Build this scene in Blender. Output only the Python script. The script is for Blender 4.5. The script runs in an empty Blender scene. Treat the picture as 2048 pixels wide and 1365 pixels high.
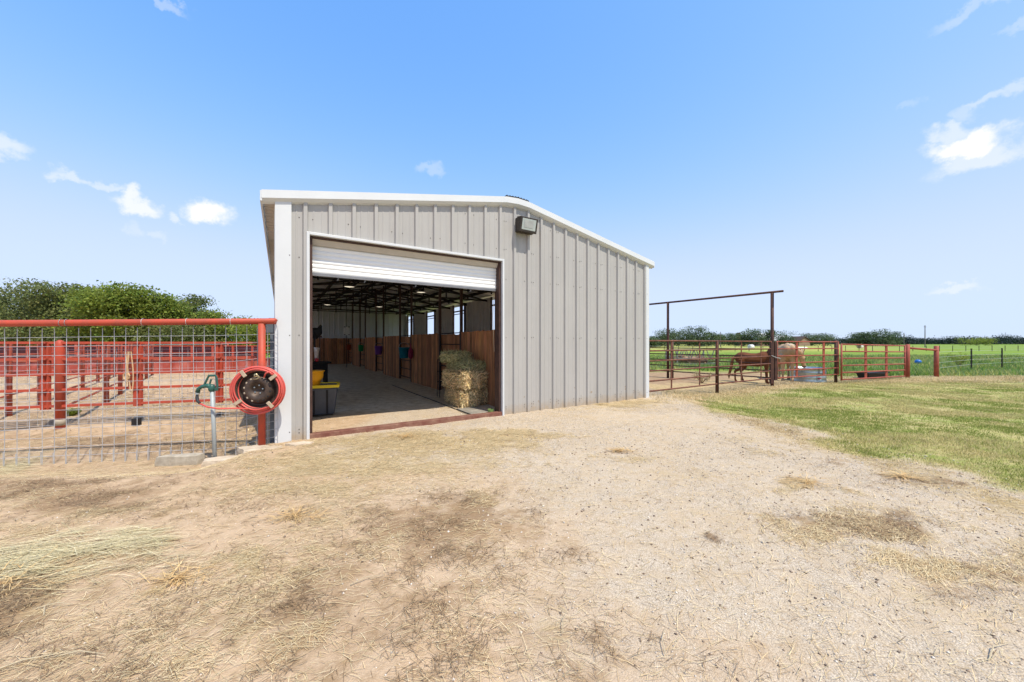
import bpy, bmesh, math, random
import numpy as np
from mathutils import Vector, Matrix
random.seed(7); rng = np.random.default_rng(11)
SC = bpy.context.scene
COL = SC.collection
R = math.radians

# ------------------------------------------------------------------ camera, sky, sun, exposure
F = 735.0; HOR = 686.0; EYE = 1.6            # focal length and horizon measured on the 2048 px photograph
cam = bpy.data.cameras.new('camera'); camo = bpy.data.objects.new('camera', cam); COL.objects.link(camo)
cam.lens = 36*F/2048; cam.sensor_width = 36; cam.shift_y = (HOR-682.5)/2048
cam.clip_start = 0.05; cam.clip_end = 3000
camo.location = (0, 0, EYE); camo.rotation_euler = (R(90), 0, 0)
SC.camera = camo
SUN_EL = 61.0; TRAVEL = Vector((-0.686*math.cos(R(SUN_EL)), 0.728*math.cos(R(SUN_EL)), -math.sin(R(SUN_EL))))
sun = bpy.data.lights.new('sun', 'SUN'); suno = bpy.data.objects.new('sun', sun); COL.objects.link(suno)
sun.energy = 4.4; sun.angle = R(0.5); sun.color = (1.0, 0.925, 0.80)
suno.rotation_euler = TRAVEL.to_track_quat('-Z', 'Y').to_euler(); suno.location = (20, -20, 40)
SC.view_settings.view_transform = 'Standard'; SC.view_settings.look = 'None'
SC.view_settings.exposure = 0.28; SC.view_settings.gamma = 1.0
SC.view_settings.use_curve_mapping = False

def pdir(px, py):
    return Vector(((px-1024)/F, 1.0, (HOR-py)/F)).normalized()

w = bpy.data.worlds.new('World'); SC.world = w; w.use_nodes = True
nt = w.node_tree; nt.nodes.clear(); N = nt.nodes; L = nt.links
sky = N.new('ShaderNodeTexSky'); sky.sky_type = 'NISHITA'; sky.sun_disc = False
sky.sun_elevation = R(SUN_EL); sky.sun_rotation = R(136.7); sky.altitude = 100
sky.air_density = 1.0; sky.dust_density = 0.6; sky.ozone_density = 2.0
hs = N.new('ShaderNodeHueSaturation'); hs.inputs['Saturation'].default_value = 1.08; hs.inputs['Value'].default_value = 1.0
tint = N.new('ShaderNodeMix'); tint.data_type = 'RGBA'; tint.blend_type = 'MULTIPLY'; tint.inputs[0].default_value = 1
tint.inputs[7].default_value = (0.93, 1.0, 1.22, 1)
bg = N.new('ShaderNodeBackground'); bg.inputs[1].default_value = 0.15
L.new(sky.outputs[0], hs.inputs['Color']); L.new(hs.outputs[0], tint.inputs[6]); sp = N.new('ShaderNodeSeparateColor'); cc = N.new('ShaderNodeCombineColor'); L.new(tint.outputs[2], sp.inputs[0])
for i_, (g_, k_, c_) in enumerate(((1.5, 1.84, 3.80), (1.0, 1.90, 4.72), (.15, 4.58, 0))):     # paler towards the horizon, as on a hazy summer day
    x_ = sp.outputs[i_]
    for op_, v_ in (('POWER', g_), ('MULTIPLY', k_)) + ((('POWER', -3), ('ADD', c_**-3), ('POWER', -1/3)) if c_ else ()):
        q_ = N.new('ShaderNodeMath'); q_.operation = op_; q_.inputs[1].default_value = v_; L.new(x_, q_.inputs[0]); x_ = q_.outputs[0]
    L.new(x_, cc.inputs[i_])
L.new(cc.outputs[0], bg.inputs[0])
tc = N.new('ShaderNodeTexCoord')
nz = N.new('ShaderNodeTexNoise'); nz.inputs['Scale'].default_value = 26; nz.inputs['Detail'].default_value = 8; nz.inputs['Roughness'].default_value = .6
L.new(tc.outputs['Generated'], nz.inputs['Vector'])
sub = N.new('ShaderNodeVectorMath'); sub.operation = 'SUBTRACT'; sub.inputs[1].default_value = (.5, .5, .5); L.new(nz.outputs['Color'], sub.inputs[0])
scl = N.new('ShaderNodeVectorMath'); scl.operation = 'SCALE'; scl.inputs['Scale'].default_value = .075; L.new(sub.outputs[0], scl.inputs[0])
add = N.new('ShaderNodeVectorMath'); add.operation = 'ADD'; L.new(tc.outputs['Generated'], add.inputs[0]); L.new(scl.outputs[0], add.inputs[1])
clouds = [  # photo x, y, half width, half height, opacity
 (415, 424, 44, 26, 1.3), (392, 416, 20, 22, 1.0), (276, 412, 40, 18, .9), (262, 396, 22, 26, .9), (130, 352, 28, 14, .5), (162, 356, 12, 10, .4), (210, 369, 36, 12, .45),
 (8, 288, 44, 24, .6), (350, 440, 14, 14, .5), (1932, 293, 64, 33, 1.3), (1965, 318, 70, 26, .6), (1890, 268, 34, 22, .6), (1985, 196, 50, 13, .4), (2030, 172, 34, 14, .4), (1930, 228, 26, 20, .3),
 (1940, 22, 58, 14, .28), (2040, 55, 34, 12, .25), (863, 340, 34, 13, .28), (1913, 574, 44, 10, .4), (2035, 305, 40, 16, .4), (270, 462, 20, 22, .22), (312, 474, 16, 12, .25), (1820, 212, 24, 10, .15), (330, 3, 50, 10, .3)]
prev = None
for (px, py, rx, ry, op) in clouds:
    d = pdir(px, py); c2 = 1/(1+((px-1024)/F)**2+((HOR-py)/F)**2)
    a = N.new('ShaderNodeVectorMath'); a.operation = 'SUBTRACT'; a.inputs[1].default_value = d; L.new(add.outputs[0], a.inputs[0])
    rxx = rx/F*math.sqrt(c2)*1.15; rzz = ry/F*math.sqrt(c2)*1.15
    b = N.new('ShaderNodeVectorMath'); b.operation = 'MULTIPLY'; b.inputs[1].default_value = (1/rxx, 1/rxx, 1/rzz); L.new(a.outputs[0], b.inputs[0])
    ln = N.new('ShaderNodeVectorMath'); ln.operation = 'LENGTH'; L.new(b.outputs[0], ln.inputs[0])
    mr = N.new('ShaderNodeMapRange'); mr.interpolation_type = 'SMOOTHSTEP'
    mr.inputs['From Min'].default_value = 0.98; mr.inputs['From Max'].default_value = 0.30; mr.inputs['To Max'].default_value = op*.85
    L.new(ln.outputs['Value'], mr.inputs['Value'])
    if prev is None: prev = mr.outputs[0]
    else:
        mx = N.new('ShaderNodeMath'); mx.operation = 'MAXIMUM'; L.new(prev, mx.inputs[0]); L.new(mr.outputs[0], mx.inputs[1]); prev = mx.outputs[0]
cl = N.new('ShaderNodeMath'); cl.operation = 'MINIMUM'; cl.inputs[1].default_value = .97; L.new(prev, cl.inputs[0])
bg2 = N.new('ShaderNodeBackground'); bg2.inputs[0].default_value = (1.0, 1.0, 1.02, 1); bg2.inputs[1].default_value = 0.87
ms = N.new('ShaderNodeMixShader'); L.new(cl.outputs[0], ms.inputs[0]); L.new(bg.outputs[0], ms.inputs[1]); L.new(bg2.outputs[0], ms.inputs[2])
wo = N.new('ShaderNodeOutputWorld'); L.new(ms.outputs[0], wo.inputs[0])

SC.cycles.max_bounces = 12; SC.cycles.diffuse_bounces = 7
# ------------------------------------------------------------------ helpers
def mat(name, col, rough=.6, metal=0.0, var=.12, scale=6.0, col2=None, thr=(.35, .7), bump=0.0, bscale=60.0, vcol=False, spec=.3, stretch=None, emit=None, trans=0.0):
    m = bpy.data.materials.new(name); m.use_nodes = True
    t = m.node_tree; n = t.nodes; l = t.links
    b = n['Principled BSDF']; b.inputs['Roughness'].default_value = rough; b.inputs['Metallic'].default_value = metal
    b.inputs['Specular IOR Level'].default_value = spec
    co = n.new('ShaderNodeTexCoord'); mp = n.new('ShaderNodeMapping'); l.new(co.outputs['Object'], mp.inputs[0])
    if stretch: mp.inputs['Scale'].default_value = stretch
    ns = n.new('ShaderNodeTexNoise'); ns.inputs['Scale'].default_value = scale; ns.inputs['Detail'].default_value = 5; ns.inputs['Roughness'].default_value = .62
    l.new(mp.outputs[0], ns.inputs['Vector'])
    c2 = col2 if col2 else tuple(x*(1-var*2) for x in col)
    mr = n.new('ShaderNodeMapRange'); mr.inputs['From Min'].default_value = thr[0]; mr.inputs['From Max'].default_value = thr[1]; l.new(ns.outputs[0], mr.inputs[0])
    mx = n.new('ShaderNodeMix'); mx.data_type = 'RGBA'; mx.inputs[6].default_value = (*col, 1); mx.inputs[7].default_value = (*c2, 1)
    l.new(mr.outputs[0], mx.inputs[0]); out = mx.outputs[2]
    if vcol:
        at = n.new('ShaderNodeAttribute'); at.attribute_name = 'Col'
        m2 = n.new('ShaderNodeMix'); m2.data_type = 'RGBA'; m2.blend_type = 'MULTIPLY'; m2.inputs[0].default_value = 1
        l.new(out, m2.inputs[6]); l.new(at.outputs['Color'], m2.inputs[7]); out = m2.outputs[2]
    l.new(out, b.inputs['Base Color'])
    if bump:
        n2 = n.new('ShaderNodeTexNoise'); n2.inputs['Scale'].default_value = bscale; n2.inputs['Detail'].default_value = 4; l.new(mp.outputs[0], n2.inputs['Vector'])
        bp = n.new('ShaderNodeBump'); bp.inputs['Strength'].default_value = bump; bp.inputs['Distance'].default_value = .01
        l.new(n2.outputs[0], bp.inputs['Height']); l.new(bp.outputs[0], b.inputs['Normal'])
    if emit: b.inputs['Emission Color'].default_value = (*emit[0], 1); b.inputs['Emission Strength'].default_value = emit[1]
    if trans:
        tr = n.new('ShaderNodeBsdfTranslucent'); l.new(out, tr.inputs[0]); mxs = n.new('ShaderNodeMixShader'); mxs.inputs[0].default_value = trans
        l.new(b.outputs[0], mxs.inputs[1]); l.new(tr.outputs[0], mxs.inputs[2]); l.new(mxs.outputs[0], n['Material Output'].inputs[0])
    return m

class MB:
    def __init__(s): s.v = []; s.f = []; s.mi = []; s.c = []; s.cur = 0; s.col = (1, 1, 1)
    def V(s, pts):
        b = len(s.v); s.v.extend([tuple(p) for p in pts]); s.c.extend([s.col]*len(pts)); return b
    def face(s, idx): s.f.append(tuple(idx)); s.mi.append(s.cur)
    def quad(s, a, b, c, d):
        k = s.V([a, b, c, d]); s.face((k, k+1, k+2, k+3))
    def hexa(s, p):  # 8 points: bottom 4, top 4
        k = s.V(p)
        for q in ((3, 2, 1, 0), (4, 5, 6, 7), (0, 1, 5, 4), (1, 2, 6, 5), (2, 3, 7, 6), (3, 0, 4, 7)): s.face([k+i for i in q])
    def box(s, x0, x1, y0, y1, z0, z1):
        s.hexa([(x0, y0, z0), (x1, y0, z0), (x1, y1, z0), (x0, y1, z0), (x0, y0, z1), (x1, y0, z1), (x1, y1, z1), (x0, y1, z1)])
    def beam(s, a, b, w, h=None, up=(0, 0, 1)):
        h = h or w; a = Vector(a); b = Vector(b); d = (b-a).normalized(); u = Vector(up)
        if abs(d.dot(u)) > .97: u = Vector((0, 1, 0))
        r = d.cross(u).normalized()*w/2; t = r.cross(d).normalized()*h/2
        s.hexa([a-r-t, a+r-t, b+r-t, b-r-t, a-r+t, a+r+t, b+r+t, b-r+t])
    def tube(s, pts, r, n=8, caps=True, sq=None):
        pts = [Vector(p) for p in pts]; m = len(pts)
        rs = r if isinstance(r, (list, tuple)) else [r]*m
        t0 = (pts[1]-pts[0]).normalized(); ref = Vector((0, 0, 1)) if abs(t0.z) < .9 else Vector((1, 0, 0))
        nrm = t0.cross(ref).normalized(); base = []
        for i, p in enumerate(pts):
            t = (pts[min(i+1, m-1)]-pts[max(i-1, 0)]).normalized()
            nrm = (nrm - t*nrm.dot(t)).normalized(); bn = t.cross(nrm)
            rr = rs[i]; ra, rb = (rr if isinstance(rr, tuple) else (rr, rr))
            base.append(s.V([p+nrm*math.cos(2*math.pi*k/n)*ra+bn*math.sin(2*math.pi*k/n)*rb for k in range(n)]))
        for i in range(m-1):
            for k in range(n):
                k2 = (k+1) % n; s.face((base[i]+k, base[i]+k2, base[i+1]+k2, base[i+1]+k))
        if caps: s.face([base[0]+k for k in reversed(range(n))]); s.face([base[-1]+k for k in range(n)])
    def lathe(s, prof, n=24, M=None, closed=False):
        M = M or Matrix(); bs = []
        for (r, z) in prof: bs.append(s.V([M @ Vector((r*math.cos(2*math.pi*k/n), r*math.sin(2*math.pi*k/n), z)) for k in range(n)]))
        for i in range(len(prof)-1):
            for k in range(n):
                k2 = (k+1) % n; s.face((bs[i]+k, bs[i]+k2, bs[i+1]+k2, bs[i+1]+k))
    def ell(s, c, r, n=10, m=7):
        c = Vector(c)
        s.lathe([(max(1e-4, math.sin(math.pi*i/m)), -math.cos(math.pi*i/m)) for i in range(m+1)], n, Matrix.Translation(c) @ Matrix.Diagonal((*r, 1)))
    def build(s, name, mats, parent=None, smooth=False, bevel=0):
        me = bpy.data.meshes.new(name); me.from_pydata(s.v, [], s.f)
        mats = mats if isinstance(mats, (list, tuple)) else [mats]
        for m in mats: me.materials.append(m)
        if len(mats) > 1: me.polygons.foreach_set('material_index', s.mi)
        if any(c != (1, 1, 1) for c in s.c):
            ca = me.color_attributes.new('Col', 'FLOAT_COLOR', 'POINT')
            ca.data.foreach_set('color', np.array([(*c, 1) for c in s.c], dtype=np.float32).ravel())
        if smooth: me.polygons.foreach_set('use_smooth', [True]*len(me.polygons))
        me.update()
        o = bpy.data.objects.new(name, me); COL.objects.link(o)
        if parent: o.parent = parent
        if bevel:
            bv = o.modifiers.new('bevel', 'BEVEL'); bv.width = bevel; bv.segments = 2; bv.limit_method = 'ANGLE'
        return o

def tag(o, label=None, cat=None, group=None, kind=None):
    if label: o['label'] = label
    if cat: o['category'] = cat
    if group: o['group'] = group
    if kind: o['kind'] = kind
    return o
def thing(name, label, cat, loc=(0, 0, 0), rz=0, group=None):
    o = bpy.data.objects.new(name, None); COL.objects.link(o); o.location = loc; o.rotation_euler = (0, 0, rz)
    return tag(o, label, cat, group)
def np_mesh(name, V, Fc, mats, col=None, parent=None, smooth=False, attrs=None):
    me = bpy.data.meshes.new(name); V = np.asarray(V, dtype=np.float32); Fc = np.asarray(Fc, dtype=np.int32)
    nv = len(V); nf, k = Fc.shape
    me.vertices.add(nv); me.vertices.foreach_set('co', V.ravel())
    me.loops.add(nf*k); me.loops.foreach_set('vertex_index', Fc.ravel())
    me.polygons.add(nf); me.polygons.foreach_set('loop_start', np.arange(0, nf*k, k, dtype=np.int32)); me.polygons.foreach_set('loop_total', np.full(nf, k, dtype=np.int32))
    for m in (mats if isinstance(mats, (list, tuple)) else [mats]): me.materials.append(m)
    if col is not None:
        ca = me.color_attributes.new('Col', 'FLOAT_COLOR', 'POINT'); c4 = np.ones((nv, 4), dtype=np.float32); c4[:, :3] = col; ca.data.foreach_set('color', c4.ravel())
    for an, ad in (attrs or {}).items():
        ca = me.color_attributes.new(an, 'FLOAT_COLOR', 'POINT'); ca.data.foreach_set('color', np.asarray(ad, dtype=np.float32).ravel())
    if smooth: me.polygons.foreach_set('use_smooth', np.ones(nf, dtype=bool))
    me.update(calc_edges=True); me.validate()
    o = bpy.data.objects.new(name, me); COL.objects.link(o)
    if parent: o.parent = parent
    return o

def hsh(ix, iy, s):
    n = (ix*374761393 + iy*668265263 + s*1442695041).astype(np.int64) & 0x7fffffff
    n = ((n ^ (n >> 13))*1274126177) & 0x7fffffff
    n = (n ^ (n >> 16)) & 0x7fffffff
    return n/float(0x7fffffff)
def vnoise(x, y, s=0):
    x = np.asarray(x, float); y = np.asarray(y, float)
    ix = np.floor(x).astype(np.int64); iy = np.floor(y).astype(np.int64); fx = x-ix; fy = y-iy
    fx = fx*fx*(3-2*fx); fy = fy*fy*(3-2*fy)
    a = hsh(ix, iy, s); b = hsh(ix+1, iy, s); c = hsh(ix, iy+1, s); d = hsh(ix+1, iy+1, s)
    return (a*(1-fx)+b*fx)*(1-fy)+(c*(1-fx)+d*fx)*fy
def fbm(x, y, s=0, o=4):
    t = 0; a = .5
    for i in range(o): t = t+a*vnoise(x*2**i, y*2**i, s+i*17); a *= .5
    return t/(1-.5**o)
def sm(x, a, b):
    t = np.clip((np.asarray(x, float)-a)/(b-a), 0, 1); return t*t*(3-2*t)
def gz(x, y):
    x = np.asarray(x, float); y = np.asarray(y, float)
    left = -.16*sm(-x, 3.75, 4.4)*sm(y, 4.2, 5.1)*(1-.7*sm(y, 6.6, 7.6))
    right = -.17*sm(x, 4.3, 7.0)*sm(y, 6, 10.5) - .10*sm(x, 11, 17)
    return left+right
def gzf(x, y): return float(gz(x, y))
def G(px, py, z=0.0):     # ground point under a spot of the photograph
    y = F*(EYE-z)/(py-HOR); return ((px-1024)/F*y, y)

P0 = Vector((-3.77, 5.91, 0)); BA = math.atan2(.534, .8455); BU = Vector((math.cos(BA), math.sin(BA), 0)); BV = Vector((-math.sin(BA), math.cos(BA), 0))
BW = 9.14; BL = 24.4
def bw(u, v, z=0): return P0+BU*u+BV*v+Vector((0, 0, z))
def uvof(x, y):
    ax = x-P0.x; ay = y-P0.y; return ax*BU.x+ay*BU.y, ax*BV.x+ay*BV.y

# ------------------------------------------------------------------ ground
def axis(lo, hi, step, far_lo, far_hi, g=1.16):
    a = list(np.arange(lo, hi+1e-6, step)); s = step; x = hi
    while x < far_hi: s = min(s*g, 60); x += s; a.append(x)
    s = step; x = lo; b = []
    while x > far_lo: s = min(s*g, 60); x -= s; b.append(x)
    return np.array(b[::-1]+a)
XS = axis(-8.5, 9.5, .05, -1600, 1600); YS = axis(.8, 9.0, .05, -60, 1700)
GX, GY = np.meshgrid(XS, YS)
def ell_m(px, py, wp, hp, x, y, ang=0):
    cx, cy = G(px, py); rx = wp*cy/F; ry = max(hp*cy*cy/(F*EYE), .05)
    dx = x-cx - (y-cy)*(cx/cy); dy = y-cy
    if ang: c, s = math.cos(ang), math.sin(ang); dx, dy = dx*c+dy*s, -dx*s+dy*c
    d = np.sqrt((dx/rx)**2+(dy/ry)**2)
    return np.clip(1.35-d, 0, 1)
SOIL = [(690, 1200, 300, 120, .66), (300, 1320, 330, 60, .6), (880, 1050, 200, 62, .85), (1050, 1330, 260, 60, .5), (250, 1130, 330, 30, .42), (450, 1010, 300, 30, .4), (1500, 1300, 200, 40, .3), (940, 1040, 110, 50, .9), (830, 1010, 110, 20, .45), (600, 1235, 140, 75, .75), (690, 1165, 70, 40, .7), (240, 1290, 80, 25, .6), (60, 1200, 120, 60, .9), (180, 1165, 120, 22, .5),
        (140, 985, 260, 26, .8), (0, 975, 200, 26, .8), (420, 960, 120, 14, .35), (600, 1035, 60, 12, .5), (1700, 1040, 130, 24, .9), (1620, 1025, 70, 12, .6), (1640, 967, 42, 8, .5), (1820, 965, 70, 12, .6),
        (1930, 1115, 130, 28, .75), (1395, 1075, 24, 7, .8), (885, 1215, 22, 9, .8), (1990, 1170, 90, 26, .6), (1750, 1140, 60, 14, .4), (1290, 1010, 40, 10, .2), (200, 800, 300, 18, .6), (60, 855, 120, 16, .6),
        (250, 870, 300, 12, .7), (1700, 930, 60, 7, .5), (1240, 1240, 60, 14, .3), (1850, 940, 120, 12, .35)]
HAY = [(700, 925, 240, 22, .8), (860, 885, 190, 18, 1.2), (1010, 873, 90, 14, 1.1), (1215, 806, 110, 6, .9), (600, 975, 170, 18, .6), (100, 1105, 200, 30, .6), (355, 1165, 60, 30, .9), (60, 1040, 180, 26, .4), (250, 1010, 260, 22, .45), (590, 1040, 60, 12, .7),
       (60, 1165, 130, 26, .8), (590, 1240, 140, 80, .5), (1700, 1035, 130, 24, .7), (1930, 1112, 120, 26, .7), (1280, 915, 40, 8, .5), (1620, 970, 46, 8, .7), (1805, 957, 30, 7, .8), (1130, 925, 30, 10, .5), (940, 1020, 110, 40, .5),
       (770, 1100, 80, 30, .3), (1150, 815, 150, 5, .5), (1270, 803, 60, 7, .7), (30, 905, 70, 16, .5), (1510, 880, 60, 10, .35), (1580, 905, 60, 8, .4), (1640, 895, 70, 12, .3), (250, 1075, 60, 15, .5), (640, 1120, 60, 20, .4)]
def lawn_mask(x, y):
    edge = 5.0+.9*(fbm(x*.35+3, y*.55, 5)-.5)*2+.45*(fbm(x*2.2, y*2.2, 8)-.5)*2 + .5*sm(y, 9, 12)+.7*sm(-y, -4.3, -3.2)
    m = sm(x-edge, -.15, .45)
    fence = 10.0+(x-4.03)*.60 + .5*(fbm(x*.6, y*.6, 21)-.5)*2
    far = np.where(x < 16, fence+.3, 17.3+(x-16)*.1)
    return m*(1-sm(y-far, -.9, .5))
def soil_f(x, y, lst=SOIL):
    t = 0*x; wx = (fbm(x*1.1, y*1.1, 101)-.5)+.5*(fbm(x*3.5, y*3.5, 103)-.5); wy = (fbm(x*1.1, y*1.1, 105)-.5)+.5*(fbm(x*3.5, y*3.5, 107)-.5)
    x = x+wx*1.3; y = y+wy*.8
    for (a, b, c, d, k) in lst: t = np.maximum(t, k*ell_m(a, b, c*1.15, d*1.3, x, y))
    return t
lawn = lawn_mask(GX, GY)
soil = soil_f(GX, GY); hay = soil_f(GX, GY, HAY)
near = (GY < 30)
soil *= near; hay *= near
soil = np.maximum(soil, .78*sm(GY-(11.4+(GX-4.03)*.60), 0, 1)*(GX > 2)*(GX < 20)*(GY < 30))
edge_soil = np.exp(-((GX-4.95-.5*sm(GY, 9, 12))/.5)**2)*(GY < 11)*(GY > 2.0)*.85
hay = np.maximum(hay, edge_soil)
gravel = sm(GX+.36*GY-.7+2.2*(fbm(GX*.8, GY*.8, 111)-.5), -1.3, 2.3)*(1-sm(GX, 5.2, 6.5))*(GY < 16)
gravel = np.maximum(gravel, sm(GX, -3.4, -2.6)*sm(GY, 4.2, 5.2)*.8*(1-sm(GX, 5.2, 6.5))*(GY < 13))
bu_, bv_ = uvof(GX, GY)
soil = np.maximum(soil, .55*(GX < -4.5)*(GY > 5.2)*(GY < 30)*(bu_ < 0)*sm(fbm(GX*.5, GY*.5, 55), .3, .6))
inside = (bu_ > 0)*(bu_ < BW)*sm(bv_, 1.3, 2.6)*(bv_ < BL)
gravel = gravel*(1-inside)
fence_y = 10.9+(GX-4.03)*.60
beyond = GY-fence_y
grassy = sm(GX, 16.5, 18.5)*sm(GY, 19.3, 20.6) + 0*GX
paddock = (GX > 1.5)*(GX < 17+.0*GX)
pfar = 24+5*(fbm(GX*.25, GY*.25, 31)-.5)*2 - .30*(GX-8)
past = np.where(GX < 15.5, sm(GY-pfar, -1.5, 1.5)*(bu_ > BW-.5), sm(GY-19.6-.05*(GX-16)+.8*(fbm(GX, GY, 3)-.5), -.3, .4))
past = past*(GX > 0)
leftg = (GX < 0)*sm(GY+.1*GX, 26, 34)
past = np.maximum(past, leftg)
past = np.maximum(past, (GX <= 0)*(bu_ > BW+1)*sm(GY, 20, 26))
# yellow mown band far away
yband = sm(GY+.10*GX*0, 62+12*0, 95)*(1-sm(GX-GY*.95, -10, 25))*past
strip = ((GX > 3.8)*(1-lawn)*sm(GX, 4.4, 5.4)*(1-past)*(np.abs(beyond) < 3.2))
strip = np.maximum(strip, (GX > 15)*(1-lawn)*(1-past)*(GY > 12))
masks = np.stack([lawn, gravel, soil, hay], -1).reshape(-1, 4)
masks2 = np.stack([past, yband, inside, np.clip(strip, 0, 1)], -1).reshape(-1, 4)
relief = .045*(fbm(GX*.9, GY*.9, 41)-.5)*(GY < 30)+.024*(fbm(GX*5, GY*5, 43, 3)-.5)*(GY < 12)+.018*soil*(fbm(GX*9, GY*9, 47, 3)-.3)
relief = relief*(1-inside*.6)
far_rise = .9*sm(GY, 60, 260)*sm(GX, -50, 60)*0
GZ = gz(GX, GY)+relief+far_rise
V = np.stack([GX, GY, GZ], -1).reshape(-1, 3)
ny, nx = GX.shape; ii = np.arange(ny*nx).reshape(ny, nx)
Fc = np.stack([ii[:-1, :-1], ii[:-1, 1:], ii[1:, 1:], ii[1:, :-1]], -1).reshape(-1, 4)

def ground_mat():
    m = bpy.data.materials.new('ground_dirt'); m.use_nodes = True; t = m.node_tree; n = t.nodes; l = t.links; b = n['Principled BSDF']
    b.inputs['Roughness'].default_value = .95; b.inputs['Specular IOR Level'].default_value = .1
    geo = n.new('ShaderNodeNewGeometry')
    def noise(s, d=5, r=.65, stretch=None):
        x = n.new('ShaderNodeTexNoise'); x.inputs['Scale'].default_value = s; x.inputs['Detail'].default_value = d; x.inputs['Roughness'].default_value = r
        if stretch:
            mp = n.new('ShaderNodeMapping'); mp.inputs['Scale'].default_value = stretch[0]; mp.inputs['Rotation'].default_value = (0, 0, stretch[1]); l.new(geo.outputs['Position'], mp.inputs[0]); l.new(mp.outputs[0], x.inputs['Vector'])
        else: l.new(geo.outputs['Position'], x.inputs['Vector'])
        return x.outputs[0]
    def mr(v, a, b_, c=0, d=1):
        x = n.new('ShaderNodeMapRange'); l.new(v, x.inputs[0])
        for i, q in zip(('From Min', 'From Max', 'To Min', 'To Max'), (a, b_, c, d)): x.inputs[i].default_value = q
        return x.outputs[0]
    def mix(f, a, b_, mode='MIX'):
        x = n.new('ShaderNodeMix'); x.data_type = 'RGBA'; x.blend_type = mode
        for s_, q in ((0, f), (6, a), (7, b_)):
            if isinstance(q, tuple): x.inputs[s_].default_value = (*q, 1)
            elif isinstance(q, (int, float)): x.inputs[s_].default_value = q
            else: l.new(q, x.inputs[s_])
        return x.outputs[2]
    def ma(op, a, b_):
        x = n.new('ShaderNodeMath'); x.operation = op
        for s_, q in ((0, a), (1, b_)):
            if isinstance(q, (int, float)): x.inputs[s_].default_value = q
            else: l.new(q, x.inputs[s_])
        return x.outputs[0]
    def attr(nm):
        a = n.new('ShaderNodeAttribute'); a.attribute_name = nm; s = n.new('ShaderNodeSeparateColor'); l.new(a.outputs['Color'], s.inputs[0])
        return s.outputs[0], s.outputs[1], s.outputs[2], a.outputs['Alpha']
    lawn_, grav_, soil_, hay_ = attr('masks'); past_, yb_, ins_, strip_ = attr('masks2')
    big = noise(.7, 6); mid = noise(5, 6, .7); fine = noise(55, 4, .7); vfine = noise(190, 3, .7)
    sand = mix(mr(big, .35, .65), (.61, .46, .32), (.53, .39, .265)); sand = mix(mr(mid, .45, .72), sand, (.43, .305, .19))
    sand = mix(mr(fine, .56, .72, 0, .7), sand, (.70, .59, .44))
    vor = n.new('ShaderNodeTexVoronoi'); vor.inputs['Scale'].default_value = 125; l.new(geo.outputs['Position'], vor.inputs['Vector'])
    sepv = n.new('ShaderNodeSeparateColor'); l.new(vor.outputs['Color'], sepv.inputs[0])
    gr = mix(sepv.outputs[0], (.735, .655, .55), (.48, .415, .34)); gr = mix(mr(vor.outputs['Distance'], .40, .75, 0, .7), gr, (.38, .30, .21))
    gr = mix(mr(mid, .43, .64, 0, .7), gr, (.56, .45, .32)); gr = mix(mr(big, .52, .68, 0, .5), gr, (.55, .42, .28))
    gmask = mr(ma('ADD', grav_, ma('SUBTRACT', ma('MULTIPLY', big, .9), ma('MULTIPLY', mid, .35))), .42, 1.0, 0, .95)
    c = mix(ma('MULTIPLY', gmask, mr(grav_, 0, .12)), sand, gr)
    streak = noise(22, 4, .7, ((1, .18, 1), .6)); streak2 = noise(26, 4, .7, ((.16, 1, 1), .25))
    hc = mix(mr(streak, .4, .6), (.50, .38, .19), (.30, .215, .11)); hc = mix(mr(streak2, .5, .66), hc, (.60, .50, .30))
    hm = mr(ma('ADD', hay_, ma('MULTIPLY', ma('SUBTRACT', mid, .5), 1.8)), .30, .95, 0, .85); c = mix(ma('MULTIPLY', hm, mr(hay_, .02, .15)), c, hc)
    sc = mix(mr(mid, .4, .65), (.24, .155, .088), (.35, .238, .142)); sc = mix(mr(fine, .55, .7, 0, .5), sc, (.42, .32, .21))
    smk = mr(ma('ADD', soil_, ma('MULTIPLY', ma('SUBTRACT', mid, .5), 1.5)), .35, .85, 0, .85); c = mix(ma('MULTIPLY', smk, mr(soil_, .02, .15)), c, sc)
    # shallow scattered dry litter on the left half
    c = mix(mr(ma('MULTIPLY', streak2, mr(big, .3, .7)), .36, .5, 0, .35), c, (.50, .41, .24))
    ic = mix(mr(mid, .4, .65), (.70, .62, .50), (.46, .38, .27)); c = mix(ins_, c, ic)
    stc = mix(mr(streak, .4, .62), (.56, .44, .25), (.36, .26, .14)); c = mix(mr(ma('ADD', strip_, ma('SUBTRACT', mid, .5)), .3, .8), c, stc)
    lw = mix(mr(big, .4, .62), (.28, .36, .08), (.46, .40, .17)); lw = mix(mr(mid, .42, .66), lw, (.56, .47, .25)); lw = mix(mr(fine, .55, .75, 0, .4), lw, (.16, .20, .05))
    c = mix(lawn_, c, lw)
    pb = noise(.10, 5); pm = noise(1.1, 6, .7)
    pg = mix(mr(pb, .4, .6), (.17, .32, .04), (.27, .36, .06)); pg = mix(mr(pm, .42, .7), pg, (.12, .185, .045))
    pg = mix(mr(noise(.35, 5, .7), .55, .75), pg, (.30, .30, .08))
    yb = mix(mr(pb, .38, .60), (.46, .42, .12), (.26, .34, .07))
    pg = mix(yb_, pg, yb); c = mix(past_, c, pg)
    c = mix(1.0, c, (.875, .85, .80), 'MULTIPLY'); l.new(c, b.inputs['Base Color'])
    hgt = ma('ADD', ma('MULTIPLY', vfine, .35), ma('ADD', ma('MULTIPLY', fine, .8), ma('MULTIPLY', vor.outputs['Distance'], -.35)))
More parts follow.
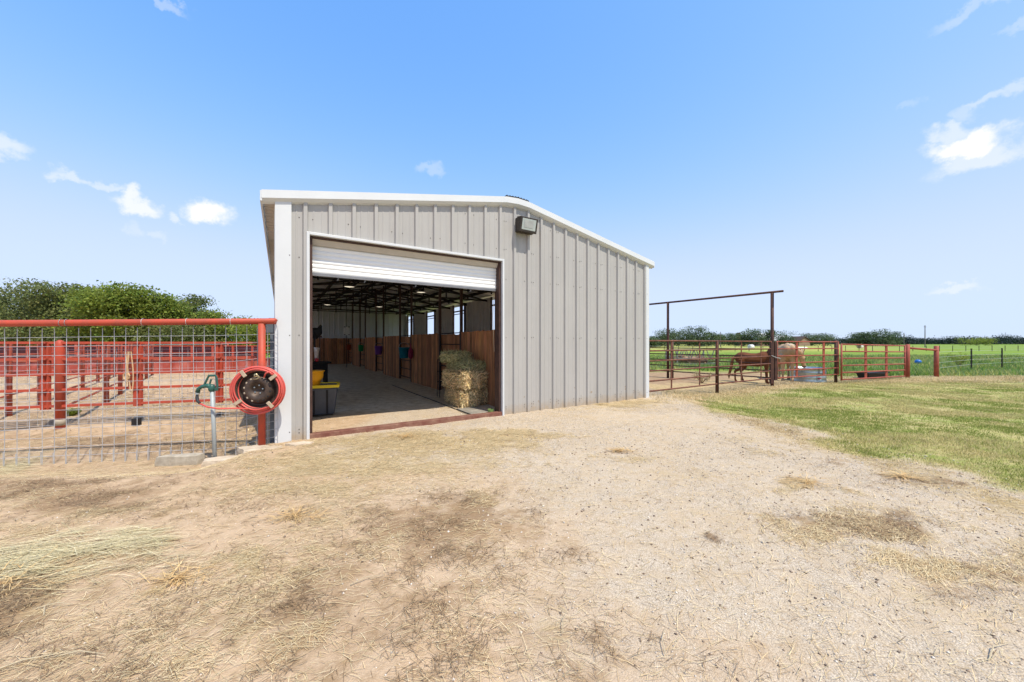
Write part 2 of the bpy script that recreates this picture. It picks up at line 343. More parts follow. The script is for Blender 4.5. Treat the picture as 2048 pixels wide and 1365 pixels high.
    bp = n.new('ShaderNodeBump'); bp.inputs['Strength'].default_value = .75; bp.inputs['Distance'].default_value = .012; l.new(hgt, bp.inputs['Height']); l.new(bp.outputs[0], b.inputs['Normal'])
    return m
ground = np_mesh('ground', V, Fc, ground_mat(), smooth=True, attrs={'masks': masks, 'masks2': masks2}); tag(ground, kind='structure')

# ------------------------------------------------------------------ materials
mWall = mat('stone_grey_sheet', (.40, .388, .368), .42, 0, .05, 1.6, spec=.4, stretch=(1, 1, .3))
def mud(m):      # dried mud splashed up from the ground, patchy, and a few faint runs
    t = m.node_tree; n = t.nodes; l = t.links; b = n['Principled BSDF']; src = b.inputs['Base Color'].links[0].from_socket
    tc_ = n.new('ShaderNodeTexCoord'); se = n.new('ShaderNodeSeparateXYZ'); l.new(tc_.outputs['Object'], se.inputs[0])
    h_ = n.new('ShaderNodeMapRange'); h_.inputs['From Min'].default_value = .42; h_.inputs['From Max'].default_value = .0; l.new(se.outputs[2], h_.inputs[0])
    n1 = n.new('ShaderNodeTexNoise'); n1.inputs['Scale'].default_value = 9; n1.inputs['Detail'].default_value = 8; n1.inputs['Roughness'].default_value = .75; l.new(tc_.outputs['Object'], n1.inputs['Vector'])
    mu = n.new('ShaderNodeMath'); mu.operation = 'MULTIPLY'; l.new(h_.outputs[0], mu.inputs[0]); l.new(n1.outputs[0], mu.inputs[1])
    m1 = n.new('ShaderNodeMapRange'); m1.inputs['From Min'].default_value = .22; m1.inputs['From Max'].default_value = .5; m1.inputs['To Max'].default_value = .75; l.new(mu.outputs[0], m1.inputs[0])
    mx = n.new('ShaderNodeMix'); mx.data_type = 'RGBA'; mx.inputs[7].default_value = (.36, .28, .19, 1); l.new(m1.outputs[0], mx.inputs[0]); l.new(src, mx.inputs[6]); l.new(mx.outputs[2], b.inputs['Base Color'])
    bn = n.new('ShaderNodeTexNoise'); bn.inputs['Scale'].default_value = 2.2; l.new(tc_.outputs['Object'], bn.inputs['Vector'])
    bp = n.new('ShaderNodeBump'); bp.inputs['Strength'].default_value = .25; bp.inputs['Distance'].default_value = .02; l.new(bn.outputs[0], bp.inputs['Height']); l.new(bp.outputs[0], b.inputs['Normal'])
mud(mWall)
mWhite = mat('white_trim', (.60, .62, .63), .4, 0, .03, 2, spec=.4)
mScrew = mat('screw_head', (.12, .11, .10), .5, .5)
mDirtW = mat('mud_splash', (.32, .25, .17), .9)
mRoof = mat('galvalume_sheet', (.74, .74, .72), .42, .15, .06, 3)
mInner = mat('inner_sheet', (.74, .74, .70), .5, .1, .05, 3)
mSoff = mat('soffit_sheet', (.50, .46, .40), .5, 0, .05)
mRoll = mat('roller_white', (.83, .84, .84), .35, 0, .02, 3, spec=.5)
mBar = mat('grey_bar', (.25, .25, .26), .5, .5)
mBrown = mat('brown_steel', (.085, .045, .035), .55, .1, .2, 9)
mDark = mat('dark_steel', (.022, .018, .017), .6, .1, .2, 9)
mSill = mat('sill_steel', (.17, .062, .045), .6, .1, .25, 7, col2=(.28, .16, .11))
mRed = mat('red_pipe', (.47, .066, .032), .55, 0, .10, 5, col2=(.32, .07, .042), spec=.35, bump=.15, bscale=30)
mRedF = mat('faded_red_pipe', (.40, .08, .05), .6, 0, .12, 6, col2=(.32, .09, .055))
mRedSheet = mat('red_sheet', (.34, .065, .048), .5, 0, .12, 1.5, col2=(.50, .17, .13), thr=(.45, .8))
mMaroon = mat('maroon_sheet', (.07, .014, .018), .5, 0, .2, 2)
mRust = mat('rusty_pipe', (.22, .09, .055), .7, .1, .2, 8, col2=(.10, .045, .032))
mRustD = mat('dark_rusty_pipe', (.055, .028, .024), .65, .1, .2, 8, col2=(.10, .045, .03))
mWire = mat('galvanised_wire', (.50, .51, .52), .5, .25, .1, 9)
mGalv = mat('galvanised_pipe', (.36, .40, .40), .55, .15, .1, 8, col2=(.34, .37, .37))
mBlueG = mat('blue_grey_post', (.14, .17, .20), .45, .3, .1, 6)
mConc = mat('weathered_concrete', (.44, .39, .31), .95, 0, .15, 9, col2=(.30, .26, .20), bump=.8, bscale=40)
mStone = mat('limestone_slab', (.55, .46, .35), .95, 0, .15, 7, col2=(.38, .30, .21), bump=1, bscale=25)
mGreenP = mat('green_paint', (.018, .105, .075), .4, 0, .15, 20, col2=(.03, .07, .06), spec=.5)
mHose = mat('red_hose', (.62, .085, .065), .45, 0, .1, 14, col2=(.52, .11, .09), spec=.4)
mRim = mat('old_wheel_rim', (.055, .042, .036), .5, .35, .2, 12, col2=(.11, .075, .055))
mTyre = mat('black_rubber', (.03, .032, .036), .6, 0, .1)
mBlack = mat('black_plastic', (.02, .02, .022), .5)
mTan = mat('tan_wood_block', (.50, .40, .28), .8, 0, .15, 20)
mWood = mat('cedar_board', (.56, .27, .125), .75, 0, .25, 3.0, col2=(.19, .085, .042), thr=(.4, .72), vcol=True, stretch=(9, 9, .7), bump=.3, bscale=10)
mDeck = mat('grey_plank', (.32, .29, .25), .85, 0, .2, 4, vcol=True)
mYel = mat('yellow_lid', (.80, .60, .03), .4, 0, .05)
mOrg = mat('amber_tub', (.80, .38, .015), .42, 0, .05)
mTote = mat('charcoal_tote', (.075, .085, .10), .45, 0, .1, 5, spec=.5)
mGlass = mat('lamp_glass', (.42, .47, .46), .25, 0, .05, spec=.6)
mBronze = mat('bronze_housing', (.055, .045, .038), .5, .3)
mLampW = mat('lamp_disc', (.8, .76, .66), .5, emit=((1, .88, .66), .75))
mZinc = mat('galvanised_tank', (.44, .50, .52), .3, .75, .12, 5, col2=(.30, .36, .40))
mLogo = mat('red_print', (.55, .03, .05), .5)
mPaleG = mat('pale_print', (.45, .6, .6), .4)

def lathe_at(mb, prof, c, ax=(0, 0, 1), n=20):
    q = Vector((0, 0, 1)).rotation_difference(Vector(ax).normalized()).to_matrix().to_4x4()
    mb.lathe(prof, n, Matrix.Translation(Vector(c)) @ q)

# ------------------------------------------------------------------ barn
EAVE = 3.95; SL = .188; MID = BW/2
def ztop(u):
    d = MID-abs(u-MID)
    d = min(d, MID-.30+ (d-(MID-.30))*.35) if d > MID-.30 else d
    return EAVE+SL*d
barn = thing('metal_barn', 'light grey ribbed metal barn with white trim and half open roller door', 'barn', P0, BA)
PITCH = .375; DU0, DU1, DZ = .45, 4.18, 3.40
def rib_profile(a, b, off, h=.046, minor=.005):
    pts = {a: 0.0, b: 0.0}
    k = math.floor((a-off)/PITCH)-1
    while off+k*PITCH < b+PITCH:
        c = off+k*PITCH
        for du, dy in ((-.044, 0), (-.027, h), (.027, h), (.044, 0), (PITCH/3-.016, 0), (PITCH/3-.008, minor), (PITCH/3+.008, minor), (PITCH/3+.016, 0), (2*PITCH/3-.016, 0), (2*PITCH/3-.008, minor), (2*PITCH/3+.008, minor), (2*PITCH/3+.016, 0)):
            u = c+du
            if a < u < b: pts[round(u, 5)] = dy
        k += 1
    return sorted(pts.items())
mb = MB()
def add_wall(prof, zb, zt, yf):
    for (u0, d0), (u1, d1) in zip(prof[:-1], prof[1:]):
        mb.quad(yf(u0, d0, zb(u0)), yf(u1, d1, zb(u1)), yf(u1, d1, zt(u1)), yf(u0, d0, zt(u0)))
for a, b, zb in ((.10, DU0, -.05), (DU0, DU1, DZ), (DU1, BW-.08, -.05)):
    add_wall(rib_profile(a, b, .39), lambda u, zb=zb: zb, lambda u: ztop(u)-.02, lambda u, d, z: (u, -d, z))
mb.cur = 1
for z in (.12, .18, 1.72, 3.02, 3.68, 4.3):
    k = 0; u = .30
    while u < BW-.1:
        for du in (0, .12, .20) if k % 3 == 0 else (0,):
            uu = u+du
            if not (DU0-.05 < uu < DU1+.05 and z < DZ+.1) and z < ztop(uu)-.25 and not (z > 3.6 and uu < DU1 and k % 3):
                zz = z+random.uniform(-.01, .01)+(.05 if z < .2 and k % 2 else 0)
                mb.ell((uu, -.004, zz), (.009, .008, .009), 6, 4)
        u += PITCH/1.5; k += 1
mb.cur = 2
for uu, zz, r in ((6.9, .30, .035), (7.55, .42, .04), (8.25, .34, .05), (7.6, .36, .02), (5.2, .22, .02), (5.9, .3, .02), (8.6, .22, .03), (6.35, .46, .02), (4.8, .35, .02), (8.3, .25, .02)):
    for q in range(4): mb.ell((uu+random.uniform(-r, r), -.002, zz+random.uniform(-r, r)), (r*.35, .003, r*.5), 7, 4)
mb.build('front_wall', [mWall, mScrew, mDirtW], barn)
# inner face of the front wall
mb = MB()
for a, b, z0 in ((.0, DU0, 0), (DU0, DU1, DZ+.02), (DU1, BW, 0)):
    for s in range(6):
        u0 = a+(b-a)*s/6; u1 = a+(b-a)*(s+1)/6
        mb.quad((u1, .10, z0), (u0, .10, z0), (u0, .10, ztop(u0)-.05), (u1, .10, ztop(u1)-.05))
mb.build('wall_liner', mInner, barn)
for xs_, xo, sx_ in ((-.035, .19, .165), (BW-.10, BW+.035, BW-.06)):
    mb = MB(); mb.box(xs_, xo, -.055, -.003, -.05, EAVE-.06)
    if xs_ < 0: mb.box(-.035, -.003, -.0028, .16, -.05, EAVE-.06)
    else: mb.box(BW+.003, BW+.035, -.0028, .16, -.05, EAVE-.06)
    mb.cur = 1
    for z in (1.72, 3.02, .15): mb.ell((sx_, -.056, z), (.009, .006, .009), 6, 4)
    mb.build('corner_trim', [mWhite, mScrew], barn)
mb = MB(); t = .045
mb.box(DU0-t, DU0, -.06, .02, -.05, DZ+t); mb.box(DU1, DU1+t, -.06, .02, -.05, DZ+t); mb.box(DU0, DU1, -.06, .02, DZ, DZ+t)
mb.build('door_trim', mWhite, barn, bevel=.004)
mb = MB(); mb.box(DU0-.01, DU0+.045, .022, .22, 0, DZ-.001); mb.box(DU1-.045, DU1+.01, .022, .22, 0, DZ-.001); mb.box(DU0+.045, DU1-.045, .022, .10, DZ-.03, DZ-.002)
mb.build('door_frame', mBrown, barn)
mb = MB(); mb.hexa([(DU0+.046, .115, DZ-.13), (DU1-.046, .115, DZ-.13), (DU1-.046, .14, DZ-.13), (DU0+.046, .14, DZ-.13), (DU0+.046, .06, DZ-.035), (DU1-.046, .06, DZ-.035), (DU1-.046, .14, DZ-.035), (DU0+.046, .14, DZ-.035)]); mb.build('door_hood', mSoff, barn)
mb = MB(); mb.box(DU0-.005, DU1+.005, -.04, .10, -.06, .075); mb.build('door_sill', mSill, barn, bevel=.008)
# roller door with curved slats
mb = MB(); z = 2.80; slat = .080
prof = []
while z < DZ-.03:
    for k, d in ((0, 0), (.25, .013), (.5, .017), (.75, .013), (.96, 0)): prof.append((z+slat*k, d*.8))
    z += slat
for (z0, d0), (z1, d1) in zip(prof[:-1], prof[1:]): mb.quad((DU0+.046, .165-d0, z0), (DU1-.046, .165-d0, z0), (DU1-.046, .165-d1, z1), (DU0+.046, .165-d1, z1))
rd = mb.build('roller_door', mRoll, barn)
mb = MB(); mb.box(DU0+.048, DU1-.048, .145, .19, 2.755, 2.80)
for uu in (.9, 1.35, 2.3, 3.5): mb.tube([(uu, .16, 2.76), (uu+.01, .15, 2.73), (uu-.01, .15, 2.70)], .006, 5)
mb.build('bottom_bar', mBar, rd)
mb = MB(); lathe_at(mb, [(.001, 0), (.17, 0), (.17, DU1-DU0-.1), (.001, DU1-DU0-.1)], (DU0+.05, .36, DZ+.05), (1, 0, 0), 20); mb.build('door_drum', mSoff, barn)
mb = MB(); mb.tube([(DU1-.06, .2, 2.9), (DU1-.09, .22, 2.2), (DU1-.07, .2, 1.4)], .005, 5); mb.build('pull_rope', mTan, barn)
# side walls and back wall
mb = MB(); pr = rib_profile(0, BL, .1)
def addw(prof, zb, zt, yf):
    for (u0, d0), (u1, d1) in zip(prof[:-1], prof[1:]): mb.quad(yf(u0, d0, zb), yf(u1, d1, zb), yf(u1, d1, zt), yf(u0, d0, zt))
OPEN = [(2.7, 4.3), (7.65, 9.3), (12.5, 14.1), (17.4, 18.95), (22.15, 23.75)]
edges = [0]+[e for o in OPEN for e in o]+[BL]
for a, b in zip(edges[::2], edges[1::2]): addw(rib_profile(a, b, .1), -.05, EAVE+.01, lambda u, d, z: (-d, u, z))  # openings on this unseen side are added to let daylight inside
mb.build('left_wall', mInner, barn)
mb = MB()
for a, b in zip(edges[::2], edges[1::2]): addw(rib_profile(a, b, .1), -.05, EAVE-.02, lambda u, d, z: (BW+d, u, z))
mb.build('right_wall', mInner, barn)
mb = MB()
for s in range(0, 24): pass
for (u0, d0), (u1, d1) in zip(*(lambda p: (p[:-1], p[1:]))(rib_profile(0, BW, .2))):
    mb.quad((u0, BL-d0*1.0, -.15), (u1, BL-d1, -.15), (u1, BL-d1, ztop(u1)+.05), (u0, BL-d0, ztop(u0)+.05))
mb.build('back_wall', mWhite, barn)
# openings: brown steel frames
for a, b in OPEN:
    mb = MB()
    for e in (a, b): mb.box(BW-.08, BW-.002, e-.04, e+.04, 0, EAVE-.03)
    mb.box(BW-.08, BW-.002, a+.04, b-.04, 3.45, 3.52); mb.box(BW-.07, BW-.02, a+.04, b-.04, 1.85 if a < 12 else 3.3, 1.90 if a < 12 else 3.34)
    mb.build('opening_frame', mBrown, barn)
# roof sheets
OH = .20; mb = MB(); pr = rib_profile(-.08, BL+.08, .1, .03)
for (v0, d0), (v1, d1) in zip(pr[:-1], pr[1:]):
    us = [-OH, MID-.28, MID, MID+.28, BW+OH]
    for ua, ub in zip(us[:-1], us[1:]):
        mb.quad((ua, v0, ztop(ua)+.03+d0), (ub, v0, ztop(ub)+.03+d0), (ub, v1, ztop(ub)+.03+d1), (ua, v1, ztop(ua)+.03+d1))
roof = mb.build('roof', mRoof, barn)
mb = MB()
for s in range(int(BL/.19)):
    v = s*.19
    mb.box(-OH+.01, -.035, v, v+.175, EAVE-.075+.0, EAVE-.06)
mb.box(-OH+.005, -.035, 0, BL, EAVE-.06, EAVE-.045)
mb.build('soffit', mSoff, roof)
mb = MB()   # rake trim: vertical face with an inward lip underneath
us = [-OH-.01, MID-.42, MID-.30, MID, MID+.30, MID+.42, BW+OH+.01]
sec = lambda u: [(u, -.10, ztop(u)+.075), (u, -.105, ztop(u)-.055), (u, -.055, ztop(u)-.10), (u, -.005, ztop(u)-.125), (u, -.005, ztop(u)+.075)]
for ua, ub in zip(us[:-1], us[1:]):
    A = sec(ua); B = sec(ub)
    for i in range(5): mb.quad(A[i], A[(i+1) % 5], B[(i+1) % 5], B[i])
k = mb.V(sec(us[0])); mb.face([k+i for i in range(5)]); k = mb.V(sec(us[-1])); mb.face([k+4-i for i in range(5)])
mb.build('rake_trim', mWhite, roof)
mb = MB(); mb.box(-OH-.03, -OH-.002, -.1, BL+.1, ztop(-OH)-.10, ztop(-OH)+.06); mb.box(BW+OH+.002, BW+OH+.03, -.1, BL+.1, ztop(BW+OH)-.10, ztop(BW+OH)+.06); mb.build('eave_trim', mWhite, roof)
mb = MB()
for a, b in ((MID-.34, MID), (MID, MID+.34)):
    mb.beam((a, BL/2-.02, ztop(a)+.105 if a < MID else ztop(a)+.12), (b, BL/2-.02, ztop(b)+.12 if b <= MID else ztop(b)+.105), BL-.1, .02, up=(0, 0, 1))
mb.cur = 1
for i in range(24): mb.box(MID-.30+i*.025, MID-.30+i*.025+.02, -.09, .02, ztop(MID-.3+i*.025)+.078, ztop(MID-.3+i*.025)+.105+.012*(i % 3 == 0))
mb.build('ridge_cap', [mWhite, mTyre], roof)
# frame inside: purlins, trusses, posts
mb = MB()
for u in (.9, 2.0, 3.1, 4.1, 5.05, 6.1, 7.2, 8.3): mb.box(u-.035, u+.035, .3, BL-.05, ztop(u)-.14, ztop(u)-.005)
mb.build('purlins', mDark, roof)
for k in range(1, 10):
    v = k*2.44; mb = MB()
    for ua, ub in ((.05, MID), (MID, BW-.05)): mb.beam((ua, v, ztop(ua)-.20), (ub, v, ztop(ub)-.20), .055, .075)
    mb.beam((.05, v, EAVE-.18), (BW-.05, v, EAVE-.18), .055, .075) if k % 2 == 0 else mb.beam((.05, v, EAVE-.10), (BW-.05, v, EAVE-.10), .04, .05)
    for i in range(1, 8):
        u = i*BW/8; mb.beam((u, v, EAVE-.18), (u, v, ztop(u)-.2), .05)
    mb.beam((.1, v, EAVE-.15), (MID, v, ztop(MID)-.42), .045); mb.beam((BW-.1, v, EAVE-.15), (MID, v, ztop(MID)-.42), .045)
    mb.build('truss', mDark, barn)
PU = 4.60
for v in (3.05, 4.78, 7.95, 9.65, 12.75, 14.5, 17.6, 19.4, 22.5):
    mb = MB(); mb.beam((PU, v, 0), (PU, v, ztop(PU)-.22), .075); mb.build('post', mBrown, barn)
def boards(name, pts, h, parent, z0=.02, inward=.03):
    mb = MB(); (u0, v0), (u1, v1) = pts; Lg = math.hypot(u1-u0, v1-v0); n = max(1, round(Lg/.145)); du = (u1-u0)/Lg; dv = (v1-v0)/Lg
    for i in range(n):
        a = i*Lg/n+.003; b = (i+1)*Lg/n-.003; g = random.uniform(.55, 1.25); mb.col = (g, g*random.uniform(.9, 1.02), g*random.uniform(.85, 1.02)); o = random.uniform(0, .008); hh = h+random.uniform(-.012, .012)
        nx_, ny_ = dv, -du
        A = [(u0+du*s+nx_*q, v0+dv*s+ny_*q) for s, q in ((a, o), (b, o), (b, o+.022), (a, o+.022))]
        mb.hexa([(*p, z0) for p in A]+[(*p, hh) for p in A])
    return mb.build(name, mWood, parent)
segs = [(.30, 3.02), (4.85, 7.9), (9.72, 12.7), (14.57, 17.55), (19.47, 22.45)]
for a, b in segs:
    boards('stall_wall', ((PU-.02, a), (PU-.02, b)), 1.92, barn, -.03)
gates = [(3.10, 4.72), (8.0, 9.6), (12.8, 14.45), (17.65, 19.35), (22.55, 24.3)]
for a, b in gates:
    g = boards('stall_gate', ((PU+.06, a), (PU+.06, b)), 1.86, barn, .08)
    mb = MB()
    for z in (.15, .5, .85, 1.2, 1.55, 1.90): mb.tube([(PU-.02, a, z), (PU-.02, b, z)], .017, 6)
    for v in (a, b): mb.tube([(PU-.02, v, .1), (PU-.02, v, 1.95)], .02, 6)
    mb.build('gate_frame', mDark, g)
for v in (6.4, 11.2, 16.1, 21.0): boards('stall_partition', ((PU+.12, v), (BW-.1, v)), 1.9, barn)
boards('back_wainscot', ((.05, BL-.08), (PU+.2, BL-.08)), 1.95, barn, -.05)
# pendant lamps
LAMPS = [uvof(-5.8, 13.1), uvof(-9.7, 19.3), uvof(-3.6, 14.55), uvof(-7.36, 20.4)]
for i, (u, v) in enumerate(LAMPS):
    lp = thing('pendant_lamp', ['barn ceiling lamp nearest the top left corner of the doorway', 'small barn ceiling lamp low at far left of the doorway', 'barn ceiling lamp glowing at upper right among the rafters', 'small distant barn ceiling lamp near the middle posts'][i], 'ceiling lamp', bw(u, v, 0), BA, 'round lamps hung in the barn')
    zz = 3.6; mb = MB(); lathe_at(mb, [(.02, .16), (.06, .14), (.10, .06), (.19, .0), (.185, -.01)], (0, 0, zz)); mb.build('lamp_shade', mBronze, lp, True)
    mb = MB(); lathe_at(mb, [(.17, .0), (.001, -.03)], (0, 0, zz)); mb.build('diffuser', mLampW, lp, True)
    mb = MB(); mb.tube([(0, 0, zz+.15), (0, 0, zz+.6)], .008, 5); mb.build('cord', mBlack, lp)
# electric box on the middle post
bx = thing('fly_fan', 'pale square box with dark corners hung on conduit deep inside the barn', 'wall box', bw(3.7, 18.9, 0), BA)
mb = MB(); mb.box(-.17, .17, -.06, .06, 2.08, 2.65); mb.build('box_body', mInner, bx, bevel=.02)
mb = MB()
for sx in (-.13, .13):
    for z in (2.1, 2.6): mb.box(sx-.04, sx+.04, -.075, -.06, z, z+.05)
mb.tube([(0, 0, 2.65), (0, 0, 3.9)], .02, 6); mb.tube([(0, 0, 0), (0, 0, 2.08)], .02, 6); mb.build('conduit', mBronze, bx)
# flood light on the gable
fl = thing('wall_floodlight', 'bronze flood light with square glass mounted high on the barn gable', 'flood light', bw(4.74, -.03, 4.24), BA)
mb = MB(); mb.hexa([(-.22, -.10, -.15), (.22, -.10, -.15), (.22, .0, -.15), (-.22, .0, -.15), (-.22, -.10, .17), (.22, -.10, .17), (.22, .0, .17), (-.22, .0, .17)])
mb.hexa([(-.235, -.20, -.17), (.235, -.20, -.17), (.235, -.101, -.14), (-.235, -.101, -.14), (-.235, -.27, .15), (.235, -.27, .15), (.235, -.101, .185), (-.235, -.101, .185)]); mb.build('housing', mBronze, fl, bevel=.012)
mb = MB(); mb.hexa([(-.185, -.216, -.12), (.185, -.216, -.12), (.185, -.195, -.12), (-.185, -.195, -.12), (-.185, -.272, .115), (.185, -.272, .115), (.185, -.25, .115), (-.185, -.25, .115)]); mb.build('lens', mGlass, fl, bevel=.004)
mb = MB(); mb.hexa([(-.13, -.232, -.07), (.11, -.232, -.07), (.11, -.222, -.07), (-.13, -.222, -.07), (-.13, -.268, .08), (.11, -.268, .08), (.11, -.256, .08), (-.13, -.256, .08)]); mb.build('reflector', mat('lamp_reflector', (.42, .44, .43), .5), fl)

# hay bales
def straw_shell(cx, cy, cz, sx, sy, sz, n, L0=.15, rz=0):
    """strands lying on and sticking out of a box (local coordinates)"""
    Vv = []; Ff = []; Cc = []
    A = np.array([sy*sz, sy*sz, sx*sz, sx*sz, sx*sy, sx*sy]); A = A/A.sum()
    for i in range(n):
        f = rng.choice(6, p=A); p = rng.uniform(-.5, .5, 3)*[sx, sy, sz]; nr = np.zeros(3); ax = f//2; sg = 1 if f % 2 else -1
        p[ax] = sg*[sx, sy, sz][ax]/2; nr[ax] = sg
        # round the edges a little
        for a in range(3):
            if a != ax: 
                over = abs(p[a])/([sx, sy, sz][a]/2); p[ax] -= sg*.05*max(0, over-.75)**2*8*.5
        d = rng.normal(size=3); d[ax] *= .45; d /= np.linalg.norm(d); L = L0*rng.uniform(.4, 1.3)
        out_ = .13 if rng.random() < .07 else .03; q = p+nr*rng.uniform(-.02, .03)-d*L/2; e = q+d*L+nr*rng.uniform(-.01, out_); m = (q+e)/2+nr*rng.uniform(0, .025)
        wv = np.cross(d, nr+rng.normal(size=3)*.3); wv = wv/np.linalg.norm(wv)*rng.uniform(.003, .009)
        b = len(Vv); Vv += [q-wv, q+wv, m+wv, m-wv, e+wv*.5, e-wv*.5]; Ff += [(b, b+1, b+2, b+3), (b+3, b+2, b+4, b+5)]
        g = rng.uniform(.4, 1.45); Cc += [(g*rng.uniform(.9, 1.08), g, g*rng.uniform(.8, 1.1))]*6
    Vv = np.array(Vv); c, s = math.cos(rz), math.sin(rz)
    Vv = np.stack([Vv[:, 0]*c-Vv[:, 1]*s+cx, Vv[:, 0]*s+Vv[:, 1]*c+cy, Vv[:, 2]+cz], -1)
    return Vv, Ff, Cc
mHayY = mat('golden_hay', (.92, .72, .42), .85, 0, .1, 20, vcol=True, trans=.25)
mHayG = mat('green_hay', (.46, .47, .26), .85, 0, .15, 14, col2=(.66, .56, .29), vcol=True, trans=.15)
mHayCore = mat('hay_core', (.34, .25, .13), .95, 0, .25, 30, col2=(.14, .10, .05), bump=1, bscale=60)  # cores darkened in colour so gaps between bale layers look shaded
mHayCoreG = mat('green_hay_core', (.20, .22, .11), .95, 0, .25, 30, col2=(.10, .11, .055), bump=1, bscale=60)
def bale(u, v, z, su, sv, sz, rz, label, mt, core, n=2600):
    t = thing('hay_bale', label, 'hay bale', bw(u, v, z), BA+rz, 'hay bales stacked inside the barn door')
    bm = bmesh.new(); bmesh.ops.create_cube(bm, size=1); bmesh.ops.subdivide_edges(bm, edges=bm.edges[:], cuts=9, use_grid_fill=True)
    for q in bm.verts:
        p = q.co.copy(); r = 1-.07*max(0, (abs(p.x*2)**5+abs(p.y*2)**5+abs(p.z*2)**5)-1.1)*.5
        q.co = Vector((p.x*su*r, p.y*sv*r, p.z*sz*r))+Vector((random.uniform(-1, 1), random.uniform(-1, 1), random.uniform(-1, 1)))*.012
        q.co.z += sz/2
    me = bpy.data.meshes.new('bale_core'); bm.to_mesh(me); bm.free(); me.materials.append(core); o = bpy.data.objects.new('bale_core', me); COL.objects.link(o); o.parent = t
    Vv, Ff, Cc = straw_shell(0, 0, sz/2, su*.97, sv*.97, sz*.86, n); np_mesh('straw_surface', Vv, Ff, mt, np.array(Cc), t)
bale(3.99, 1.72, .01, .42, 1.16, .43, -.07, 'golden hay bale at the bottom left of the stack, its end in sunlight', mHayY, mHayCore, 6000)
bale(4.40, 1.92, .01, .34, 1.10, .40, .03, 'shaded hay bale at the bottom right of the stack against the boards', mHayY, mHayCore, 3500)
bale(3.95, 1.66, .46, .43, 1.14, .42, .06, 'golden hay bale in the middle layer, its ragged end in sunlight', mHayY, mHayCore, 6000)
bale(4.37, 1.86, .45, .34, 1.06, .41, -.05, 'shaded hay bale in the middle layer beside the cedar boards', mHayY, mHayCore, 3500)
bale(4.22, 1.84, .90, .66, .84, .19, .18, 'flat green hay bale forming the third layer of the stack', mHayG, mHayCoreG, 5000)
bale(4.02, 2.12, 1.10, .50, .62, .24, .32, 'green hay bale on top of the stack', mHayG, mHayCoreG, 4000)
# plank deck under hay
dk = None
mb = MB()
for i in range(7):
    g = random.uniform(.7, 1.15); mb.col = (g, g, g*.97); a = .12+i*.145; mb.box(3.60, 4.12, a, a+.135, .005, .028)
dk = mb.build('plank_mat', mDeck); dk.location = P0; dk.rotation_euler = (0, 0, BA); tag(dk, 'weathered grey planks laid flat behind the door sill beside the hay', 'planks')
mb = MB()
pts = [(3.58, .12, .022), (3.57, 1.2, .02), (3.585, 2.5, .022), (3.57, 4.5, .02), (3.58, 7.0, .02)]
mb.tube(pts, .011, 6); o = mb.build('floor_hose', mBlack); o.location = P0; o.rotation_euler = (0, 0, BA); tag(o, 'thin dark line of hose running along the barn aisle floor', 'hose')
mb = MB(); lathe_at(mb, [(.001, .0), (.055, 0), (.07, .10), (.063, .10), (.05, .01), (.001, .01)], (0, 0, 0)); o = mb.build('green_cup', mat('faded_green_plastic', (.22, .32, .10), .5)); o.location = bw(4.05, .25, .005); tag(o, 'small green plastic pot on the floor by the right door jamb', 'pot')

# tote, tub, table, boots, saddle
tt = thing('storage_tote', 'large charcoal plastic tote with yellow lid just inside the left door jamb', 'storage tote', bw(.70, 2.35, .0), BA-.15)
mb = MB()
for i in range(5):
    pass
w0, w1, d0, d1, h = .40, .46, .26, .31, .61
mb.hexa([(-w0, -d0, .01), (w0, -d0, .01), (w0, d0, .01), (-w0, d0, .01), (-w1, -d1, h), (w1, -d1, h), (w1, d1, h), (-w1, d1, h)])
mb.build('tub_body', mTote, tt, bevel=.03)
mb = MB()
for x in (-.28, -.0, .26): 
    mb.hexa([(x-.02, -d0-.012, .03), (x+.02, -d0-.012, .03), (x+.02, -d0+.01, .03), (x-.02, -d0+.01, .03), (x-.02, -d1-.012, h-.05), (x+.02, -d1-.012, h-.05), (x+.02, -d1+.01, h-.05), (x-.02, -d1+.01, h-.05)])
mb.build('rib', mBlack, tt)
mb = MB()
mb.box(-.50, .50, -.35, .35, h, h+.035); 
for (a, b, c, d) in ((-.5, .5, -.35, -.31), (-.5, .5, .31, .35), (-.5, -.46, -.31, .31), (.46, .5, -.31, .31)): mb.box(a, b, c, d, h+.036, h+.06)
mb.cur = 1; mb.box(-.44, .44, -.29, .29, h+.036, h+.042)
mb.build('lid', [mYel, mTote], tt)
tb = thing('feed_tub', 'amber yellow feed tub standing on the tote lid', 'tub', bw(.64, 2.20, .655), BA)
mb = MB(); lathe_at(mb, [(.001, 0), (.15, 0), (.165, .12), (.21, .17), (.22, .30), (.245, .315), (.245, .33), (.21, .325), (.15, .02), (.001, .015)], (0, 0, 0), n=28); mb.build('tub_body', mOrg, tb, True)
tw = thing('wooden_bench', 'rough reddish wood bench holding the boots inside the barn', 'bench', bw(.80, 3.75, 0), BA)
mb = MB(); mb.box(-.55, .36, -.2, .2, 1.06, 1.11); mb.build('bench_top', mWood, tw)
for x in (-.45, .24):
    for y in (-.15, .15): mb = MB(); mb.box(x-.04, x+.04, y-.03, y+.03, 0, 1.06); mb.build('leg', mWood, tw)
mb = MB(); mb.box(-.45, .24, -.16, -.13, .88, 1.055); mb.build('apron', mWood, tw)
mCream = mat('cream_leather', (.62, .55, .47), .5, 0, .15, 25, col2=(.35, .25, .2)); mRedL = mat('red_leather', (.38, .02, .025), .35)
bt = thing('riding_boots', 'pair of white riding boots with red feet standing on the bench', 'boots', bw(.74, 3.72, 1.112), BA)
